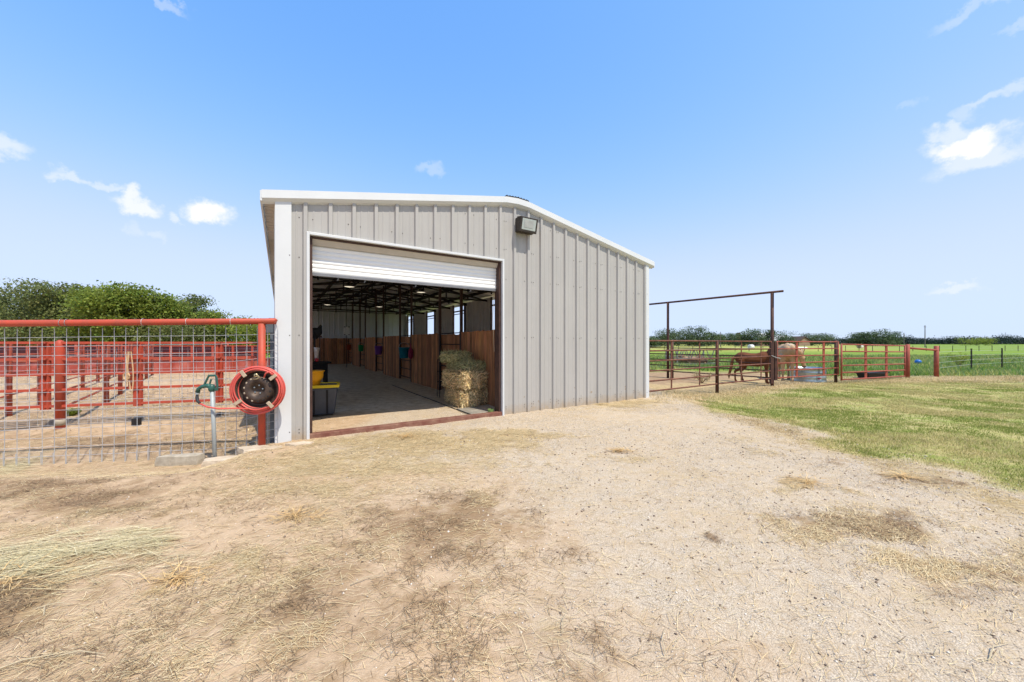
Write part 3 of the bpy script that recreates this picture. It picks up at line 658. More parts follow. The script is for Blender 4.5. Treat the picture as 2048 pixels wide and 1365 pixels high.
for s in (-.09, .09):
    mb = MB(); mb.tube([(s, 0, .05), (s, 0, .15), (s, -.01, .27), (s+.01, 0, .36)], [.05, .045, .06, .07], 10); mb.build('boot_shaft', mCream, bt, True)
    mb = MB(); mb.tube([(s, .06, .05), (s, 0, .055), (s, -.09, .045), (s, -.17, .03)], [.045, .055, .045, .025], 10); mb.box(s-.035, s+.035, .03, .09, -.0, .03); mb.build('boot_foot', mRedL, bt, True)
sd = thing('saddle', 'dark saddle shape on a rack behind the boots, seen through the doorway', 'saddle', bw(.92, 5.4, .28), BA); sd.scale = (.62, .62, 1)
mb = MB(); mb.tube([(-.3, 0, 1.72), (-.15, 0, 1.62), (.05, 0, 1.60), (.2, 0, 1.68), (.26, 0, 1.85)], [(.2, .12), (.22, .16), (.22, .18), (.2, .14), (.1, .05)], 12)
mb.tube([(-.02, -.2, 1.6), (-.03, -.26, 1.3), (.0, -.27, 1.05)], [(.16, .04), (.12, .03), (.07, .03)], 8); mb.tube([(-.02, .2, 1.6), (-.03, .26, 1.3), (.0, .27, 1.05)], [(.16, .04), (.12, .03), (.07, .03)], 8)
mb.build('saddle_seat', mBlack, sd, True)
mb = MB()
for x in (-.25, .2): mb.tube([(x, -.15, -.28), (x, 0, 1.5), (x, .15, -.28)], .025, 6)
mb.tube([(-.35, 0, 1.5), (.3, 0, 1.5)], .03, 6); mb.build('rack', mBrown, sd)

# buckets hung on the stall fronts
def bucket(px, u, z, rad, hgt, col, label, pale=False):
    k = (px-1024)/F; # find v on the stall line for this bearing
    v = (k*(P0.y+u*BU.y)-(P0.x+u*BU.x))/(BV.x-k*BV.y)
    t = thing('hanging_bucket', label, 'bucket', bw(u, v, z), BA, 'coloured buckets hung along the stall fronts')
    m = mat('bucket_plastic', col, .4, 0, .08)
    mb = MB(); lathe_at(mb, [(.001, 0), (rad*.78, 0), (rad*.97, hgt), (rad*1.05, hgt), (rad*1.05, hgt+.02), (rad*.93, hgt+.02), (rad*.75, .015), (.001, .015)], (0, 0, 0), n=18); mb.build('bucket_body', m, t, True)
    mb = MB(); mb.tube([(rad*math.cos(a), 0, hgt+.6*rad*math.sin(a)*1.7) for a in np.linspace(0, math.pi, 9)], .005, 5); mb.build('handle', mWire, t)
    return v
bucket(697, 4.38, 1.05, .20, .38, (.42, .07, .02), 'orange red bucket, farthest left of those hung on the stalls')
bucket(722, 4.38, 1.06, .18, .38, (.01, .30, .10), 'green bucket hung on the stall front deep in the barn')
bucket(757, 4.36, .99, .20, .42, (.20, .07, .38), 'purple bucket hung on the stall front')
bucket(808, 4.34, .97, .22, .42, (.01, .22, .32), 'teal bucket hung on the stall gate, nearest and largest')
k = (824-1024)/F; v = (k*(P0.y+4.5*BU.y)-(P0.x+4.5*BU.x))/(BV.x-k*BV.y)
mb = MB(); mb.tube([(0, 0, .95), (0, 0, 1.05), (0, 0, 1.3), (0, 0, 1.42), (0, 0, 1.6)], [.03, .10, .09, .03, .008], 10); o = mb.build('feed_bag', mat('maroon_cloth', (.22, .015, .06), .8), None, True); o.location = bw(4.45, v, 0); tag(o, 'small maroon bag hanging beside the teal bucket', 'bag')
mb = MB()
for z in (.45, .75): mb.tube([(-.17, .1, z), (.17, .1, z)], .012, 6); mb.tube([(-.17, -.1, z), (.17, -.1, z)], .012, 6)
for x in (-.17, .17):
    mb.tube([(x, -.1, 0), (x, -.1, .75)], .012, 6); mb.tube([(x, .1, 0), (x, .1, 1.05), (x, .04, 1.12)], .012, 6)
o = mb.build('metal_rack', mDark); o.location = bw(4.15, 3.3, 0); o.rotation_euler = (0, 0, BA); tag(o, 'thin dark metal rack standing on the floor left of the hay stack', 'rack')

# ------------------------------------------------------------------ near fence, hydrant, reel
FA = Vector((-3.92, 5.76, 0)); FB = Vector((-7.07, 5.21, 0)); fd = (FB-FA).normalized(); fn = Vector((fd.y, -fd.x, 0))
if fn.y > 0: fn = -fn
nf = thing('mesh_fence', 'welded wire mesh fence under a thick red pipe rail left of the barn', 'fence', FA)
mb = MB(); a = -fd*.20; b = fd*6.2
mb.tube([a+Vector((0, 0, 1.935)), a*.97+Vector((0, 0, 1.94)), fd*3.2+Vector((0, 0, 1.875)), b+Vector((0, 0, 1.84))], [.035, .047, .047, .047], 18)
mb.build('top_rail', mRed, nf, True)
mb = MB(); mb.tube([(0, 0, -.06), (0, 0, 1.90)], .05, 18); mb.build('post', mRed, nf, True); mb = MB(); mb.tube([fd*5.6+Vector((0, 0, -.3)), fd*5.6+Vector((0, 0, 1.82))], .05, 18); mb.build('post', mRed, nf, True)
for s in (2.55, 2.62, 1.02, 1.6, .42):
    mb = MB()
    for q in range(2 if s > 2 else 1):
        p = fd*s+Vector((0, 0, 1.94-.0195*s)); pts = [p+fn*math.cos(t)*.052+Vector((0, 0, 1))*math.sin(t)*.052+fd*.01*math.sin(t*.5) for t in np.linspace(0, 6.28, 13)]; mb.tube(pts, .0035, 4)
    mb.build('wire_tie', mWire, nf)
mb = MB(); s = -.21
off = fn*-.045
while s < 6.2:
    p = fd*s+off; g = gzf(FA.x+p.x, FA.y+p.y); j = random.uniform(-.004, .004)
    mb.tube([p+fd*j+Vector((0, 0, g-.03)), p+fd*random.uniform(-.006, .006)+Vector((0, 0, 1.0)), p+Vector((0, 0, 1.86-.018*s))], .0040, 5)
    if s > 0 and random.random() < .9: mb.tube([p+fd*.004+fn*.01+Vector((0, 0, g-.02)), p+fd*.004+fn*.012+Vector((0, 0, g+.17+random.uniform(-.03, .04)))], .005, 5)
    s += .148
z = -.06
while z < 1.84:
    pts = []
    for i in range(22):
        s = -.21+i*6.41/21; g = gzf((FA+fd*s).x, (FA+fd*s).y)
        pts.append(fd*s+off+fn*.006+Vector((0, 0, z+(1-z/1.85)*(g+.05)-.018*s*z/1.85+random.uniform(-.004, .004))))
    mb.tube(pts, .0030, 5); z += .128
o = mb.build('wire_mesh', mWire, nf)
gp = thing('grey_steel_post', 'slim blue grey square post with bracket box at the barn corner', 'post', (-3.90, 5.98, 0), BA)
mb = MB(); mb.box(-.03, .03, -.03, .03, -.1, 1.82); mb.build('shaft', mBlueG, gp)
mb = MB(); mb.box(-.11, .04, -.05, .05, 1.76, 1.99); mb.box(-.05, .07, -.06, .06, 1.99, 2.0); mb.build('bracket', mBlueG, gp, bevel=.01)

def slab(name, pts, z0, z1, m, label, cat, seed=0):
    mb = MB(); rr = random.Random(seed); n = len(pts)
    P = []
    for i in range(n):
        p, q = Vector(pts[i]), Vector(pts[(i+1) % n])
        for t in (0, .33, .66): P.append(p.lerp(q, t)+Vector((rr.uniform(-.02, .02), rr.uniform(-.015, .015))))
    c = sum(P, Vector((0, 0)))/len(P)
    rings = []
    for (sc, z) in ((1, z0), (1.0, z0+(z1-z0)*.7), (.95, z1), (.6, z1+.006)):
        rings.append(mb.V([(c.x+(p.x-c.x)*sc, c.y+(p.y-c.y)*sc, z+rr.uniform(-.006, .006)) for p in P]))
    m_ = len(P)
    for r0, r1 in zip(rings[:-1], rings[1:]):
        for i in range(m_): mb.face((r0+i, r0+(i+1) % m_, r1+(i+1) % m_, r1+i))
    mb.face([rings[-1]+i for i in range(m_)])
    o = mb.build(name, m); return tag(o, label, cat)
slab('stone_slab', [(-3.42, 5.62), (-3.66, 5.78), (-4.05, 5.80), (-4.22, 5.62), (-3.98, 5.46), (-3.6, 5.5)], -.16, -.005, mStone, 'rough flat limestone slab under the red fence post', 'stone slab', 3)
slab('stone_slab', [(-4.05, 5.20), (-3.82, 5.42), (-4.12, 5.45), (-4.42, 5.28), (-4.35, 5.14)], -.2, -.06, mStone, 'thin pale stone slab between the hydrant and the fence post', 'stone slab', 4)
slab('stone_slab', [(-3.15, 5.83), (-3.3, 5.86), (-3.55, 5.72), (-3.35, 5.66), (-3.15, 5.74)], -.1, .03, mStone, 'small pale stone at the foot of the barn corner trim', 'stone', 6)
cb = slab('concrete_block', [(-4.55, 5.30), (-4.53, 5.46), (-5.04, 5.38), (-5.08, 5.22)], -.26, -.03, mConc, 'long weathered concrete block lying along the mesh fence', 'concrete block', 5)

hy = thing('yard_hydrant', 'green headed water hydrant on a galvanised pipe before the mesh fence', 'hydrant', (-4.33, 5.36, -.17))
mb = MB(); mb.tube([(0, 0, -.05), (-.02, 0, .55), (-.045, 0, 1.08)], .026, 14); mb.tube([(0, 0, .0), (0, 0, .06)], .033, 14); mb.build('standpipe', mGalv, hy, True)
HT = Vector((-.047, 0, 1.08))
mb = MB(); lathe_at(mb, [(.03, -.02), (.042, .0), (.046, .03), (.04, .06), (.028, .08), (.001, .09)], HT, n=16)
mb.tube([HT+Vector((0, 0, .045)), HT+Vector((-.07, 0, .065)), HT+Vector((-.14, -.01, .05)), HT+Vector((-.185, -.01, .02)), HT+Vector((-.20, -.01, -.03))], [.035, .032, .026, .026, .03], 12); mb.build('head', mGreenP, hy, True)
mb = MB(); Q = [(-.10, .08), (-.055, .17), (-.035, .21), (.06, .215), (.075, .19), (.09, .06), (.085, .0), (.06, -.005), (.06, .03)]
mb.tube([HT+Vector((x, -.012, z)) for x, z in Q], [(.012, .016)]*len(Q), 8); mb.beam(HT+Vector((-.04, 0, .06)), HT+Vector((-.01, 0, .16)), .012, .02); mb.build('lever_handle', mGreenP, hy)
mb = MB(); mb.tube([HT+Vector((-.20, -.01, -.025)), HT+Vector((-.202, -.01, -.06))], .026, 12); mb.build('coupling', mGalv, hy)
# wheel rim hose reel
RC = Vector((-3.86, 5.585, .89)); rn = (fn+Vector((.0, 0, 0))).normalized()
rl = thing('hose_reel', 'old black wheel rim hose hanger loaded with coiled red hose on the post', 'hose reel', RC)
Mq = Vector((0, 0, 1)).rotation_difference(rn).to_matrix().to_4x4()
mb = MB(); mb.lathe([(.285, -.02), (.298, .035), (.285, .045), (.28, .03), (.272, -.03), (.25, -.06), (.225, -.065), (.215, -.02), (.19, .02), (.15, .035), (.115, .03), (.09, -.0), (.075, -.02), (.045, -.02), (.04, -.035), (.001, -.035)], 40, Mq); mb.lathe([(.30, -.02), (.29, -.10), (.2, -.11), (.001, -.11)], 40, Mq); mb.build('wheel_rim', mRim, rl, True)
mTanH = mat('light_through_holes', (.42, .35, .26), .8)
for i in range(14):
    mb = MB(); a = i*2*math.pi/14; c = Mq @ Vector((.178*math.cos(a), .178*math.sin(a), .026)); lathe_at(mb, [(.016, .0), (.001, .003)], c, rn, 10); mb.build('vent_hole', mTanH if 2 < i*math.pi/7 < 4.6 else mBlack, rl, True)  # flat discs painted tan for light showing through, black for dark openings
for i in range(5):
    mb = MB(); a = i*2*math.pi/5+.3; lathe_at(mb, [(.011, .0), (.011, .01), (.001, .012)], Mq @ Vector((.062*math.cos(a), .062*math.sin(a), -.016)), rn, 8); mb.build('lug_hole', mZinc, rl)
mb = MB(); rr = random.Random(5)
for k in range(11):
    r0 = (.325, .345, .362, .378, .392, .405, .335, .355, .375, .395, .345)[k]; zc = (.0, .03, .0, .03, .0, .02, -.05, -.05, -.05, -.04, .05)[k]; cx, cy = rr.uniform(-.012, .012), rr.uniform(-.012, .010)
    ph = rr.uniform(0, 6); pts = [Mq @ Vector((cx+(r0*.885+.006*math.sin(2*t+ph))*math.cos(t), cy+(r0*.885+.006*math.sin(3*t+ph))*math.sin(t), zc+.012*math.sin(t*2+ph))) for t in np.linspace(0, 2*math.pi, 49)]
    mb.tube(pts, .0125, 8, caps=False)
mb.tube([Mq @ Vector(p) for p in ((.20, .26, .07), (.14, .30, .075), (.09, .27, .06), (.07, .20, .05))], .0125, 8)
mb.build('coiled_hose', mHose, rl, True)
for a in (.85, 2.35, 3.95, 5.6):
    mb = MB(); c = Mq @ Vector((.30*math.cos(a), .30*math.sin(a), .068)); t1 = (Mq.to_3x3() @ Vector((math.cos(a), math.sin(a), 0))); mb.beam(c-t1*.055, c+t1*.055, .05, .02, up=rn); mb.build('clip', mTan, rl, bevel=.004)
mb = MB(); mb.tube([Mq @ Vector(p) for p in ((-.06, .20, .06), (-.03, .235, .075), (.02, .20, .07), (-.01, .17, .065), (-.07, .15, .06))], .011, 8); lathe_at(mb, [(.012, 0), (.028, .0), (.028, .012), (.012, .012)], Mq @ Vector((-.03, .22, .075)), rn, 12); mb.build('brass_nozzle', mat('brass', (.5, .42, .25), .35, .7), rl, True)
mb = MB(); mb.tube([Vector((0, 0, 0))-rn*.11, Vector((0, 0, 0))-rn*.17], .06, 12); mb.build('mount', mRust, rl)
# hose run
hp = Vector((-4.33, 5.36, -.17))+HT
pts = [hp+Vector((-.202, -.01, -.05)), hp+Vector((-.205, -.015, -.10)), hp+Vector((-.185, -.03, -.15)), hp+Vector((-.13, -.05, -.19)), hp+Vector((-.02, -.06, -.235)), hp+Vector((.13, -.04, -.265)), hp+Vector((.28, .05, -.275)), RC+Vector((-.10, .0, -.285))-rn*-.06]
mb = MB(); mb.tube(pts[:4], [.014, .02, .021, .016], 8); mb.cur = 1; mb.tube(pts[3:], .0125, 8)
o = mb.build('garden_hose', [mTyre, mHose], None, True); tag(o, 'red hose with black end running from the hydrant to the reel', 'hose')

# ------------------------------------------------------------------ left pens
def pipe_fence(name, label, pts, heights, m, rail=.03, post=.045, posts=None, square=False, group=None, cat='fence', mesh=None, ptop=1.62, dbl=()):
    p0 = Vector((pts[0][0], pts[0][1], 0)); t = thing(name, label, cat, p0, 0, group); W = [Vector((x, y, 0))-p0 for x, y in pts]
    for z in heights:
        mb = MB()
        for a, b in zip(W[:-1], W[1:]):
            A = a+Vector((0, 0, z)); B = b+Vector((0, 0, z))
            if square: mb.beam(A, B, rail*2, rail*1.7)
            else: mb.tube([A, B], rail, 8)
        mb.build('rail', m, t, not square)
    for i, (x, y) in enumerate(posts or pts):
        q = Vector((x, y, 0))-p0; mb = MB(); g = gzf(x, y)
        if i in dbl:
            d = (W[1]-W[0]).normalized(); mb.beam(q-d*.036+Vector((0, 0, .3)), q-d*.036+Vector((0, 0, ptop-.04)), .068); mb.beam(q+d*.036+Vector((0, 0, .3)), q+d*.036+Vector((0, 0, ptop-.04)), .05)
            for z in heights[1:]: mb.beam(q-d*.05+Vector((0, -.045, z)), q+d*.05+Vector((0, -.045, z)), .05, .03)
        else: mb.tube([q+Vector((0, 0, g-.1)), q+Vector((0, 0, ptop-.03)), q+Vector((0, 0, ptop))], [post, post, post*.8], 10)
        mb.build('post', m, t, i not in dbl)
    if mesh:
        mb = MB(); z0, z1, st, r = mesh
        for a, b in zip(W[:-1], W[1:]):
            Lg = (b-a).length; d = (b-a)/Lg; s = 0; o = Vector((0, .05, 0))
            while s < Lg: mb.tube([a+d*s+o+Vector((0, 0, z0)), a+d*s+o+Vector((0, 0, z1))], r, 4, False); s += st
            z = z0
            while z < z1: mb.tube([a+o+Vector((0, 0, z)), b+o+Vector((0, 0, z))], r, 4, False); z += st*.9
        mb.build('wire_mesh', mWire, t)
    return t
pd = Vector((.955, .298)).normalized(); A0 = Vector((-9.65, 6.96))
def al(s): p = A0+pd*s; return (p.x, p.y)
pipe_fence('pipe_gate', 'red five rail pipe fence with wire mesh across the first pen', [al(-4.5), al(4.15)], [.36, .68, .98, 1.28, 1.60], mRed, .027, .05, [al(-3.3), al(.62), al(2.05), al(3.45)], True, dbl=(0, 1, 2, 3), mesh=(-.02, 1.5, .15, .0028))
pb_ = thing('round_red_post', 'thick round topped red post with whitened foot behind the mesh fence', 'post', (-8.88, 7.22, 0))
mb = MB(); mb.tube([(0, 0, -.1), (0, 0, 1.55), (0, 0, 1.62), (0, 0, 1.655)], [.073, .073, .06, .02], 20); mb.build('shaft', mRed, pb_, True)
mb = MB(); mb.tube([(0, 0, -.02), (0, 0, .05), (.004, 0, .10)], [.078, .077, .074], 20); mb.build('paint_chipped_foot', mConc, pb_, True)
dg = Vector((-.64, .77)).normalized(); D0 = Vector((-8.9, 7.4))
def dl(s, o=0): p = D0+dg*s+Vector((-.77, -.64))*o; return (p.x, p.y)
pipe_fence('chute_fence', 'red pipe fence slanting back from the round topped post', [dl(0), dl(14.5)], [.36, .68, 1.0, 1.3, 1.58], mRedF, .022, .055, [dl(s) for s in (3.5, 5.6, 7.6, 10, 12.2, 14.5)], cat='fence', ptop=1.6, group='slanting chute fences')
pipe_fence('chute_fence', 'second red pipe fence behind the slanting one, forming a chute', [dl(1.5, 1.3), dl(14.5, 1.3)], [.42, .9, 1.3, 1.58], mRedF, .02, .05, [dl(s, 1.3) for s in (2.2, 4.2, 6.4, 8.6, 11, 13.2, 14.5)], ptop=1.6, group='slanting chute fences')
# far corral: solid sheet below, rails above
c0 = Vector(G(-160, 752, -.05)); c1 = Vector(G(60, 751, -.05)); c2_ = Vector(G(545, 741, -.05))
cr = thing('corral_wall', 'long red corral fence with solid red sheet along the bottom', 'corral fence', (c1.x, c1.y, 0))
def rel(p, z=0): return Vector((p.x-c1.x, p.y-c1.y, z))
mb = MB()
for a, b in ((c0, c1), (c1, c2_)): mb.beam(rel(a, .30), rel(b, .30), .03, .66)
mb.build('sheet_panel', mRedSheet, cr)
for z in (.66, 1.04, 1.42):
    mb = MB()
    for a, b in ((c0, c1), (c1, c2_)): mb.beam(rel(a, z)+Vector((0, -.04, 0)), rel(b, z)+Vector((0, -.04, 0)), .06, .05)
    mb.build('rail', mRedF if z < 1.2 else mRed, cr)
LL = (c2_-c1).length; npst = 11
for i in range(-4, npst+1):
    p = c1.lerp(c2_, i/npst) if i >= 0 else c1.lerp(c0, -i/5)
    mb = MB(); mb.beam(rel(p, -.1)+Vector((0, -.09, 0)), rel(p, 1.44)+Vector((0, -.09, 0)), .085); mb.build('post', mRed, cr)
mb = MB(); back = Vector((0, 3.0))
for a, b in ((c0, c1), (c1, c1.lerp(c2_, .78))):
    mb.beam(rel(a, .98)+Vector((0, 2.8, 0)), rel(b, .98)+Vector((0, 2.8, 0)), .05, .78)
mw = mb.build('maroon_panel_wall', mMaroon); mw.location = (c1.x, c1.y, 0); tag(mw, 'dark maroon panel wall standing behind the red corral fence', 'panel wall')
for i, s in enumerate((.14, .40, .66)):
    p = c1.lerp(c2_, s); q = Vector((p.x, p.y+5.5))
    pipe_fence('cross_pen_fence', ['red cross fence behind the corral at far left', 'red cross fence behind the corral near the middle', 'red cross fence behind the corral at right'][i], [(p.x, p.y+.3), (q.x-2.6, q.y)], [.5, 1.0, 1.4], mRedF, .03, .06, [(p.x, p.y+.3), (q.x-2.6, q.y)], ptop=1.5, group='cross fences of the far pens')
# white trailer roof glimpsed over the corral
wt = Vector(G(98, 697, 0)); 
tl = thing('stock_trailer', 'white roofed trailer just showing above the far red pens', 'trailer', (-33.2, 27.5, 0), R(20))
mb = MB(); mb.box(-1.6, 1.6, -.9, .9, .5, 1.25); mb.build('trailer_body', mMaroon, tl, bevel=.05)
mb = MB(); mb.box(-1.65, 1.65, -.95, .95, 1.25, 1.37); mb.build('trailer_roof', mWhite, tl, bevel=.04)
for sx in (-.5, .5):
    mb = MB(); lathe_at(mb, [(.001, -.1), (.3, -.1), (.3, .1), (.001, .1)], (sx, -.95, .3), (0, 1, 0)); mb.build('wheel', mTyre, tl)
# rope, block, weeds
rp = MB(); q = Vector((-9.15, 9.05, 0)); 
for k in range(4): rp.tube([(.03*math.sin(k*2+t)*1.2+.02*k, .02*k, 1.42-.28*t) for t in np.linspace(0, 2.2+.3*k, 9)], .011, 6)
rp.tube([(.06*math.cos(t), .02, .92+.07*math.sin(t)) for t in np.linspace(0, 6.2, 12)], .014, 6)
o = rp.build('rope_halter', mat('straw_rope', (.62, .42, .24), .9)); xx, yy = al(1.92); o.location = (xx, yy-.10, 0); tag(o, 'tan rope halter hanging on the red fence post', 'rope halter')
x, y = G(273, 850, -.05); mb = MB(); mb.box(-.06, .06, -.05, .05, -.05, .085); o = mb.build('black_block', mBlack, None, bevel=.01); o.location = (x, y, 0); tag(o, 'small black block on the dirt between the red fences', 'block')
x, y = G(441, 829, -.05); mb = MB(); mb.ell((0, 0, 0), (.08, .06, .03)); o = mb.build('dark_stone', mTyre, None, True); o.location = (x, y, -.03); tag(o, 'flat dark stone on the dirt behind the hydrant', 'stone')

# ------------------------------------------------------------------ right fences and arch
def corral_panel(name, label, A, B, z0, z1, nb, m, r=.022, uprights=(), frame=True, cat='fence panel', group=None, round_c=False, za=None):
    """A,B world xy; z1 top, z0 bottom at both ends (tuples allowed)"""
    z0 = z0 if isinstance(z0, tuple) else (z0, z0); z1 = z1 if isinstance(z1, tuple) else (z1, z1)
    a = Vector((*A, 0)); b = Vector((*B, 0))-a; t = thing(name, label, cat, a, 0, group)
    hs_ = [i/(nb-1) for i in range(nb)] if za is None else za
    for h in hs_:
        mb = MB(); mb.tube([Vector((0, 0, z0[0]+(z1[0]-z0[0])*h)), b+Vector((0, 0, z0[1]+(z1[1]-z0[1])*h))], r, 10); mb.build('rail', m, t, True)
    for s in ((0, 1) if frame else ()):
        mb = MB(); mb.tube([b*s+Vector((0, 0, z0[s]-(0 if round_c else .04))), b*s+Vector((0, 0, z1[s]+(0 if round_c else .02)))], r*1.15, 10); mb.build('end_upright', m, t, True)
    for s, w_ in uprights:
        zz0 = z0[0]+(z0[1]-z0[0])*s; zz1 = z1[0]+(z1[1]-z1[0])*s
        mb = MB(); mb.beam(b*s+Vector((0, .02, zz0)), b*s+Vector((0, .02, zz1)), w_, .03); mb.build('brace', m, t)
    return t
PA = (4.03, 10.92); PB = (7.23, 12.96); PC = (10.55, 14.97)
corral_panel('corral_panel', 'rusty brown six bar panel fixed to the barn corner', PA, PB, .15, 1.66, 6, mRust, .024, ((.31, .04), (.72, .03)), group='rusty panels along the paddock')
corral_panel('corral_panel', 'rusty brown panel between the fence post and the tall arch post', PB, PC, .15, 1.655, 6, mRust, .024, ((.42, .03), (.80, .03)), group='rusty panels along the paddock')
def post(label, x, y, z1, r, m, name='fence_post', group=None, z0=None):
    t = thing(name, label, 'post', (x, y, 0), 0, group); mb = MB(); g = gzf(x, y)-.05 if z0 is None else z0
    mb.tube([(0, 0, g), (0, 0, z1-.01), (0, 0, z1)], [r, r, r*.6], 12); mb.build('shaft', m, t, True); return t
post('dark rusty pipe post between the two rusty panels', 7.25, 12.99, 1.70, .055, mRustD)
XB = G(1673, 771, -.3)
# arch
ar = thing('arena_arch', 'tall dark pipe gateway frame with long overhead beam by the barn', 'arch', (10.62, 15.0, 0))
ad = Vector((7.85-10.62, 18.5-15.0, 0)).normalized(); al_ = (Vector((7.85, 18.5, 0))-Vector((10.62, 15.0, 0))).length
mb = MB(); mb.tube([-ad*.38+Vector((0, 0, 3.67)), ad*(al_+3)+Vector((0, 0, 3.60))], .045, 12); mb.build('overhead_beam', mRustD, ar, True)
for s in (0, al_):
    mb = MB(); mb.tube([ad*s+Vector((0, 0, -.3)), ad*s+Vector((0, 0, 3.63))], .06, 14); mb.build('upright', mRustD, ar, True)
mb = MB(); mb.beam(Vector((-.05, -.04, -.06)), Vector((-.05, -.04, 1.62)), .13, .10); mb.beam(Vector((.13, .0, .08)), Vector((.13, .0, 1.63)), .10, .10); mb.build('latch_post', mRustD, ar)
mb = MB(); mb.tube([(-.1, -.1, 1.08), (.1, -.1, 1.0), (.30, -.05, .96)], .012, 6); mb.build('latch_chain', mWire, ar)
fp = Vector((10.62, 15.0)); fq = Vector((7.85, 18.5))
corral_panel('corral_panel', 'dark panel running back from the tall arch post', tuple(fp), tuple(fq), .17, 1.34, 6, mRustD, .025, group='dark panels at the back of the paddock', za=(0, .25, .5, .74, 1))
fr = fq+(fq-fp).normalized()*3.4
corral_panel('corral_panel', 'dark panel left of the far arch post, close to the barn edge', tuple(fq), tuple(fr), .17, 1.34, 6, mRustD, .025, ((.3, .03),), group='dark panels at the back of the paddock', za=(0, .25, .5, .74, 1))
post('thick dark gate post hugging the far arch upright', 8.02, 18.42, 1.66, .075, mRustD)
mRedR = mat('rust_red_pipe', (.36, .085, .055), .6, 0, .15, 6, col2=(.22, .06, .038))
# red gates
corral_panel('pipe_gate', 'faded red five bar gate in front of the water tank', (10.87, 15.07), (15.18, 17.1), (.16, .13), (1.65, 1.64), 6, mRedR, .026, ((.30, .09), (.745, .09)), cat='gate', group='faded red gates', za=(0, .2, .4, .6, .8, 1))
post('dark post at the hinge end of the first red gate', 15.03, 17.06, 1.73, .06, mRustD)
corral_panel('pipe_gate', 'faded red gate with rounded corner in front of the black trough', (14.9, 16.62), (20.9, 19.55), (-.07, -.17), (1.53, 1.44), 6, mRedR, .032, ((.35, .11), (.68, .11)), cat='gate', group='faded red gates')
post('thick red gate post beside the second red gate', 21.18, 19.68, 1.52, .095, mRedR)
rs = thing('brace_rail', 'single red pipe rail joining two red posts at the pasture edge', 'rail', (21.25, 19.7, 0)); mb = MB(); mb.tube([(0, 0, 1.32), (1.85, .3, 1.2)], .055, 12); mb.build('pipe', mRedR, rs, True)
post('round topped red corner post at the start of the wire fence', 23.15, 20.05, 1.43, .10, mRedR)
wf = thing('wire_fence', 'thin wire fence on dark T posts along the green pasture', 'fence', (23.2, 20.1, 0))
tps = [(30.0, 24.0), (34.4, 25.8), (44, 29.6), (54, 33.6)]
for x, y in tps:
    mb = MB(); mb.beam((x-23.2, y-20.1, -.4), (x-23.2, y-20.1, 1.22), .06, .05); mb.build('t_post', mDark, wf)
mb = MB()
for z in (.2, .5, .8, 1.08): mb.tube([(0, 0, z)]+[(x-23.2, y-20.1, z) for x, y in tps], .006, 4)
mb.build('wire', mWire, wf)

# stock tank and troughs
tk = thing('stock_tank', 'round galvanised stock tank the cream horse drinks from', 'water tank', (14.02, 17.42, gzf(13.7, 17.0)-.02))
mb = MB(); prof = [(.001, .02), (.66, .02), (.665, 0), (.68, .02), (.685, .06), (.675, .09), (.675, .20), (.685, .23), (.675, .26), (.675, .42), (.688, .45), (.675, .48), (.68, .60), (.70, .63), (.71, .65), (.70, .67), (.67, .66), (.66, .50), (.001, .50)]
lathe_at(mb, prof, (0, 0, 0), n=48); mb.build('tank_wall', mZinc, tk, True)
mb = MB(); lathe_at(mb, [(.66, .56), (.001, .56)], (0, 0, 0), n=32); mb.build('water', mat('dark_water', (.03, .05, .06), .35, spec=.3), tk)
mb = MB(); ang0 = math.atan2(-17.0, -13.72)+.60
def onc(a, z, r=.695): return (r*math.cos(a), r*math.sin(a), z)
mb.quad(onc(ang0-.10, .10, .693), onc(ang0+.18, .10, .693), onc(ang0+.18, .30, .693), onc(ang0-.10, .30, .693))
mb.cur = 1   # slanted red script-like mark
mb.tube([onc(ang0-.08+.012*i, .19+.030*math.sin(i*1.9)+.002*i, .70) for i in range(22)], .009, 5)
mb.quad(onc(ang0-.05, .135, .697), onc(ang0+.10, .150, .697), onc(ang0+.10, .162, .697), onc(ang0-.05, .147, .697))
mb.build('printed_mark', [mPaleG, mLogo], tk)
tr = thing('rubber_trough', 'long black rubber trough on the ground behind the rounded red gate', 'trough', (18.95, 19.35, gzf(19, 19)-.02), R(20))
mb = MB(); mb.hexa([(-.75, -.2, 0), (.75, -.2, 0), (.75, .2, 0), (-.75, .2, 0), (-.85, -.28, .33), (.85, -.28, .33), (.85, .28, .33), (-.85, .28, .33)]); mb.cur = 0; mb.build('trough_body', mBlack, tr, bevel=.03)
mb = MB(); mb.box(-.87, .87, -.31, -.28, .29, .36); mb.box(-.87, .87, .28, .31, .29, .36); mb.box(-.90, -.87, -.31, .31, .29, .36); mb.box(.87, .90, -.31, .31, .29, .36); mb.build('rim', mTyre, tr)
x, y = G(1836, 730, -.27); mb = MB(); mb.ell((0, 0, .2), (.22, .22, .2), 20, 14); o = mb.build('play_ball', mat('blue_vinyl', (.03, .16, .50), .35), None, True); o.location = (x, y, -.27+.05); tag(o, 'blue ball lying in the weeds beyond the red rail', 'ball')

